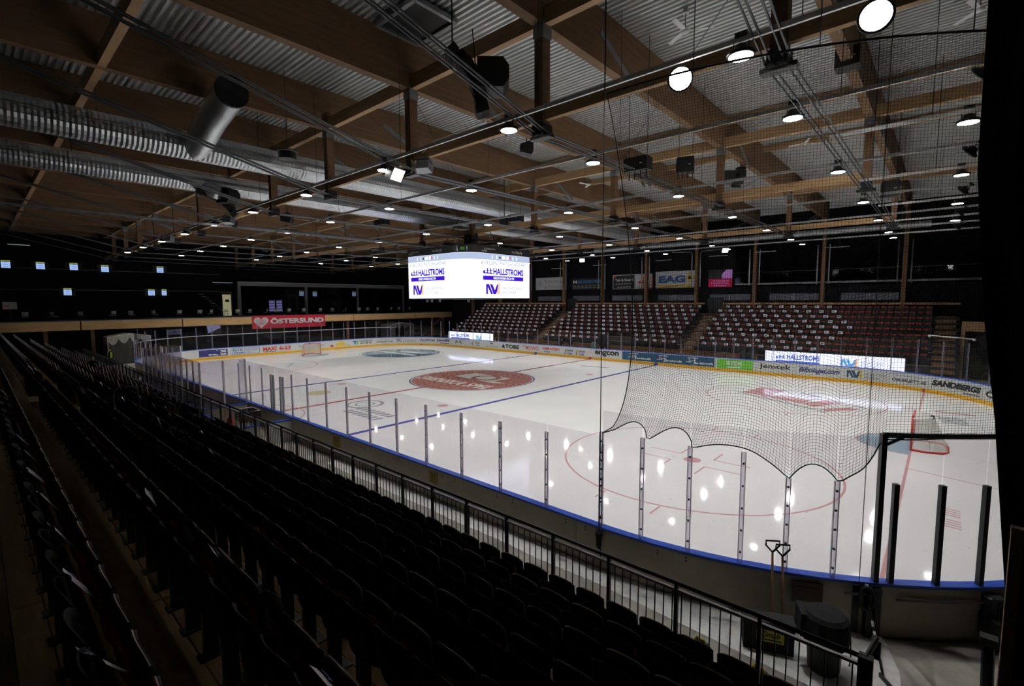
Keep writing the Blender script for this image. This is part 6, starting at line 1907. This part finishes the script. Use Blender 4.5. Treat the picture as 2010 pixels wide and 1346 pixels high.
# leaning steel stanchion near the right edge
t = thing('steel_stanchion', 'dark steel stanchion standing at the right edge of the picture', 'post', (26.1, -16.2, FZ))
MB().tube([(0.02, -0.4, 0.0), (0.0, 0, 1.3)], 0.06, 8).build('stanchion_pole', BLKM, t); MB().box((0, 0.0, 1.36), (0.16, 0.14, 0.1)).build('stanchion_head', BLKM, t)
# yellow straps and bags on the floor behind the front seats
for k, (x, y) in enumerate(((23.35, -18.2), (24.05, -18.22))):
    t = thing('tool_bag', 'black bag with a yellow strap on the floor behind the railing, %s' % ('left one', 'right one')[k], 'bag', (x, y, 1.08))
    mb = MB(); mb.lathe([(0.14, 0), (0.17, 0.06), (0.15, 0.14), (0.02, 0.17)], 12); mb.build('bag_body', CLOTH, t, True)
    MB().tube([(-0.08, 0, 0.12), (-0.03, 0.03, 0.24), (0.05, 0.03, 0.22), (0.08, 0, 0.1)], 0.025, 6).build('yellow_strap', YELP, t, True)

# ------------------------------------------------------------------ curtain and column at the right edge
t = thing('black_curtain', 'black curtain hanging at the right edge of the picture', 'curtain', (0, 0, 0))
mb = MB(); n = 26; zz = [2.6, 3.4, 4.2, 5.0, 5.6, 6.4, 7.5, 9.0, 12.4]
edge = [25.93, 25.88, 25.80, 25.72, 25.64, 25.57, 25.56, 25.55, 25.5]
for j, (z, e) in enumerate(zip(zz, edge)):
    for k in range(n+1):
        u = k/n
        mb.v.append((e+u*(27.5-e), -20.4+0.06*math.sin(u*40+j*0.2)+0.3*u-0.1*u, z))
for j in range(len(zz)-1):
    for k in range(n):
        a = j*(n+1)+k
        mb.f.append((a, a+1, a+n+2, a+n+1)); mb.m.append(0)
mb.build('curtain_cloth', CURT, t)
MB().tube([(25.3, -20.4, 12.42), (28, -20.2, 12.42)], 0.03, 6).build('curtain_rail', BLKM, t)
MB().b2((25.745, -21.22, 2.2), (25.785, -21.18, 4.68)).build('timber_edge', WOODL, t)
t = thing('timber_column', 'timber stand column beside the black curtain at the right edge', 'column', (26.12, -20.0, 0))
MB().b2((0.0, 0.0, FZ), (0.4, 0.4, BZ0)).build('column_shaft', WOODL, t)
MB().b2((0.05, -0.02, 4.4), (0.35, 0.0, 4.7)).build('column_plate', BLKM, t)
MB().b2((-0.14, 0.05, 3.62), (0.0, 0.15, 3.72)).build('column_bracket', BLKM, t)

# ------------------------------------------------------------------ people
def skin_mesh(name, verts, edges, radii, root, m, parent, sub=2):
    me = bpy.data.meshes.new(name)
    me.from_pydata(verts, edges, [])
    me.materials.append(m)
    o = put(name, me, parent)
    md = o.modifiers.new('Skin', 'SKIN')
    md.use_smooth_shade = True
    sv = me.skin_vertices[0].data
    for i, r in enumerate(radii):
        sv[i].radius = r if isinstance(r, tuple) else (r, r)
        sv[i].use_root = (i == root)
    s2 = o.modifiers.new('Sub', 'SUBSURF'); s2.levels = sub; s2.render_levels = sub
    return o
def hand(parent, wrist, d, m=SKIN):
    wrist = Vector(wrist); d = Vector(d).normalized()
    side = d.cross(Vector((0, 0, 1)))
    side = side.normalized() if side.length > 0.1 else Vector((1, 0, 0))
    V = [wrist, wrist+d*0.05, wrist+d*0.09]; E = [(0, 1), (1, 2)]; R = [0.026, (0.042, 0.018), (0.042, 0.016)]
    for k, (o_, L) in enumerate(((-0.033, 0.06), (-0.011, 0.075), (0.011, 0.07), (0.033, 0.055))):
        b = len(V); p = wrist+d*0.09+side*o_
        V += [p, p+d*L*0.6, p+d*L*0.9-Vector((0, 0, L*0.3))]; E += [(2, b), (b, b+1), (b+1, b+2)]; R += [0.010, 0.009, 0.008]
    b = len(V); p = wrist+d*0.03+side*0.045
    V += [p, p+side*0.03+d*0.03]; E += [(1, b), (b, b+1)]; R += [0.012, 0.010]
    return skin_mesh('hand', [tuple(v) for v in V], E, R, 0, m, parent, 1)
def head(parent, c, face, hair=HAIR):
    c = Vector(c); an = math.atan2(face[1], face[0])
    mb = MB(); n, mrows = 14, 10
    for j in range(mrows+1):
        ph = PI*j/mrows; zz_ = math.cos(ph)*0.118
        for k in range(n):
            a = 2*PI*k/n
            rx = 0.094*math.sin(ph)*(1.0 if zz_ > -0.02 else 1.0-0.25*(-zz_-0.02)/0.1)
            ry = 0.077*math.sin(ph)*(1.0 if zz_ > -0.02 else 1.0-0.3*(-zz_-0.02)/0.1)
            p = Rz(an) @ Vector((rx*math.cos(a), ry*math.sin(a), zz_))
            mb.v.append(tuple(c+p))
    for j in range(mrows):
        for k in range(n):
            a = j*n+k; b = j*n+(k+1) % n
            mb.f.append((a, a+n, b+n, b)); mb.m.append(0)
    def at(x, y, z): return c+Rz(an) @ Vector((x, y, z))
    mb.box(at(0.098, 0, -0.012), (0.03, 0.022, 0.045), Rz(an))
    for s_ in (-1, 1): mb.box(at(0.0, s_*0.08, -0.005), (0.035, 0.014, 0.055), Rz(an))
    mb.cur = 1
    for s_ in (-1, 1): mb.box(at(0.086, s_*0.033, 0.012), (0.012, 0.024, 0.012), Rz(an))
    mb.box(at(0.083, 0, -0.055), (0.012, 0.045, 0.008), Rz(an)); mb.cur = 0
    h = mb.build('head', [SKIN, HAIR], parent, True)
    mb = MB()
    for j in range(6):
        ph = PI*0.62*j/5
        for k in range(n):
            a = 2*PI*k/n
            ext = ph if math.cos(a) < 0.3 else min(ph, PI*0.30)
            p = Rz(an) @ Vector((0.102*math.sin(ext)*math.cos(a)-0.006, 0.085*math.sin(ext)*math.sin(a), math.cos(ext)*0.128))
            mb.v.append(tuple(c+p))
    for j in range(5):
        for k in range(n):
            a = j*n+k; b = j*n+(k+1) % n
            mb.f.append((a, a+n, b+n, b)); mb.m.append(0)
    mb.build('hair', hair, h, True)
def person(label, loc, rz, pose='stand', vest=False):
    t = thing('person', label, 'person', loc, rz)
    # local: faces +x
    if pose == 'stand':
        hip = 0.92
        V = [(0, 0, hip), (0, 0, 1.12), (0, 0, 1.35), (0, 0, 1.47), (0, 0, 1.54),
             (0, 0.18, 1.40), (0.03, 0.24, 1.12), (0.14, 0.2, 0.90), (0, -0.18, 1.40), (0.03, -0.24, 1.12), (0.14, -0.2, 0.90),
             (0, 0.1, 0.88), (0.03, 0.11, 0.48), (0, 0.12, 0.08), (0.14, 0.13, 0.04), (0, -0.1, 0.88), (-0.02, -0.11, 0.48), (-0.05, -0.12, 0.08), (0.09, -0.13, 0.04)]
        hd = (0.02, 0, 1.64); hands = (((0.14, 0.2, 0.90), (0.4, -0.1, -0.8)), ((0.14, -0.2, 0.90), (0.4, 0.1, -0.8)))
    else:
        V = [(0, 0, 0.50), (0.05, 0, 0.72), (0.12, 0, 0.95), (0.16, 0, 1.07), (0.18, 0, 1.13),
             (0.12, 0.18, 1.0), (0.24, 0.25, 0.76), (0.48, 0.16, 0.74), (0.12, -0.18, 1.0), (0.22, -0.25, 0.76), (0.45, -0.15, 0.72),
             (0.05, 0.1, 0.49), (0.45, 0.12, 0.50), (0.45, 0.12, 0.08), (0.6, 0.13, 0.04), (0.05, -0.1, 0.49), (0.45, -0.12, 0.50), (0.43, -0.12, 0.08), (0.58, -0.13, 0.04)]
        hd = (0.21, 0, 1.23); hands = (((0.48, 0.16, 0.74), (0.8, -0.2, -0.1)), ((0.45, -0.15, 0.72), (0.8, 0.2, -0.1)))
    E = [(0, 1), (1, 2), (2, 3), (3, 4), (2, 5), (5, 6), (6, 7), (2, 8), (8, 9), (9, 10), (0, 11), (11, 12), (12, 13), (13, 14), (0, 15), (15, 16), (16, 17), (17, 18)]
    R = [(0.12, 0.15), (0.11, 0.15), (0.11, 0.17), 0.075, 0.052, 0.07, 0.052, 0.036, 0.07, 0.052, 0.036, 0.095, 0.066, 0.047, 0.042, 0.095, 0.066, 0.047, 0.042]
    body = skin_mesh('body', V, E, R, 0, CLOTH, t)
    head(t, hd, (1, 0.1))
    for w, d in hands: hand(t, w, d)
    if vest:
        mb = MB()
        for side in (0, 1):
            pass
        K = 16; rows = ((1.0, 0.15, 0.20), (1.2, 0.15, 0.205), (1.38, 0.15, 0.22), (1.46, 0.12, 0.17))
        for z, rx, ry in rows:
            for k in range(K):
                a = 2*PI*k/K; mb.v.append((rx*math.cos(a), ry*math.sin(a), z))
        for j in range(len(rows)-1):
            for k in range(K):
                a = j*K+k; b = j*K+(k+1) % K
                if j == 2 and (k in (3, 4, 11, 12)): continue
                if k in (0, 15): continue
                mb.f.append((a, b, b+K, a+K)); mb.m.append(0)
        mb.build('vest', HIVIS, t, True)
    return t
person('person in a yellow hi-vis vest standing by the pale tent', (-25.0, -16.8, FZ), -0.7, 'stand', True)
person('person in dark clothes sitting in the second row of the near stand', (-9.1, nrow_y(1)-0.05, nrow_z(1)), -0.3, 'sit')
person('person in dark clothes standing at the far bench, right one', (-2.77, 16.45, 0.42-0.12), -1.2, 'stand')
person('person in dark clothes bending at the far bench, left one', (-4.15, 16.55, 0.42), -0.2, 'sit')
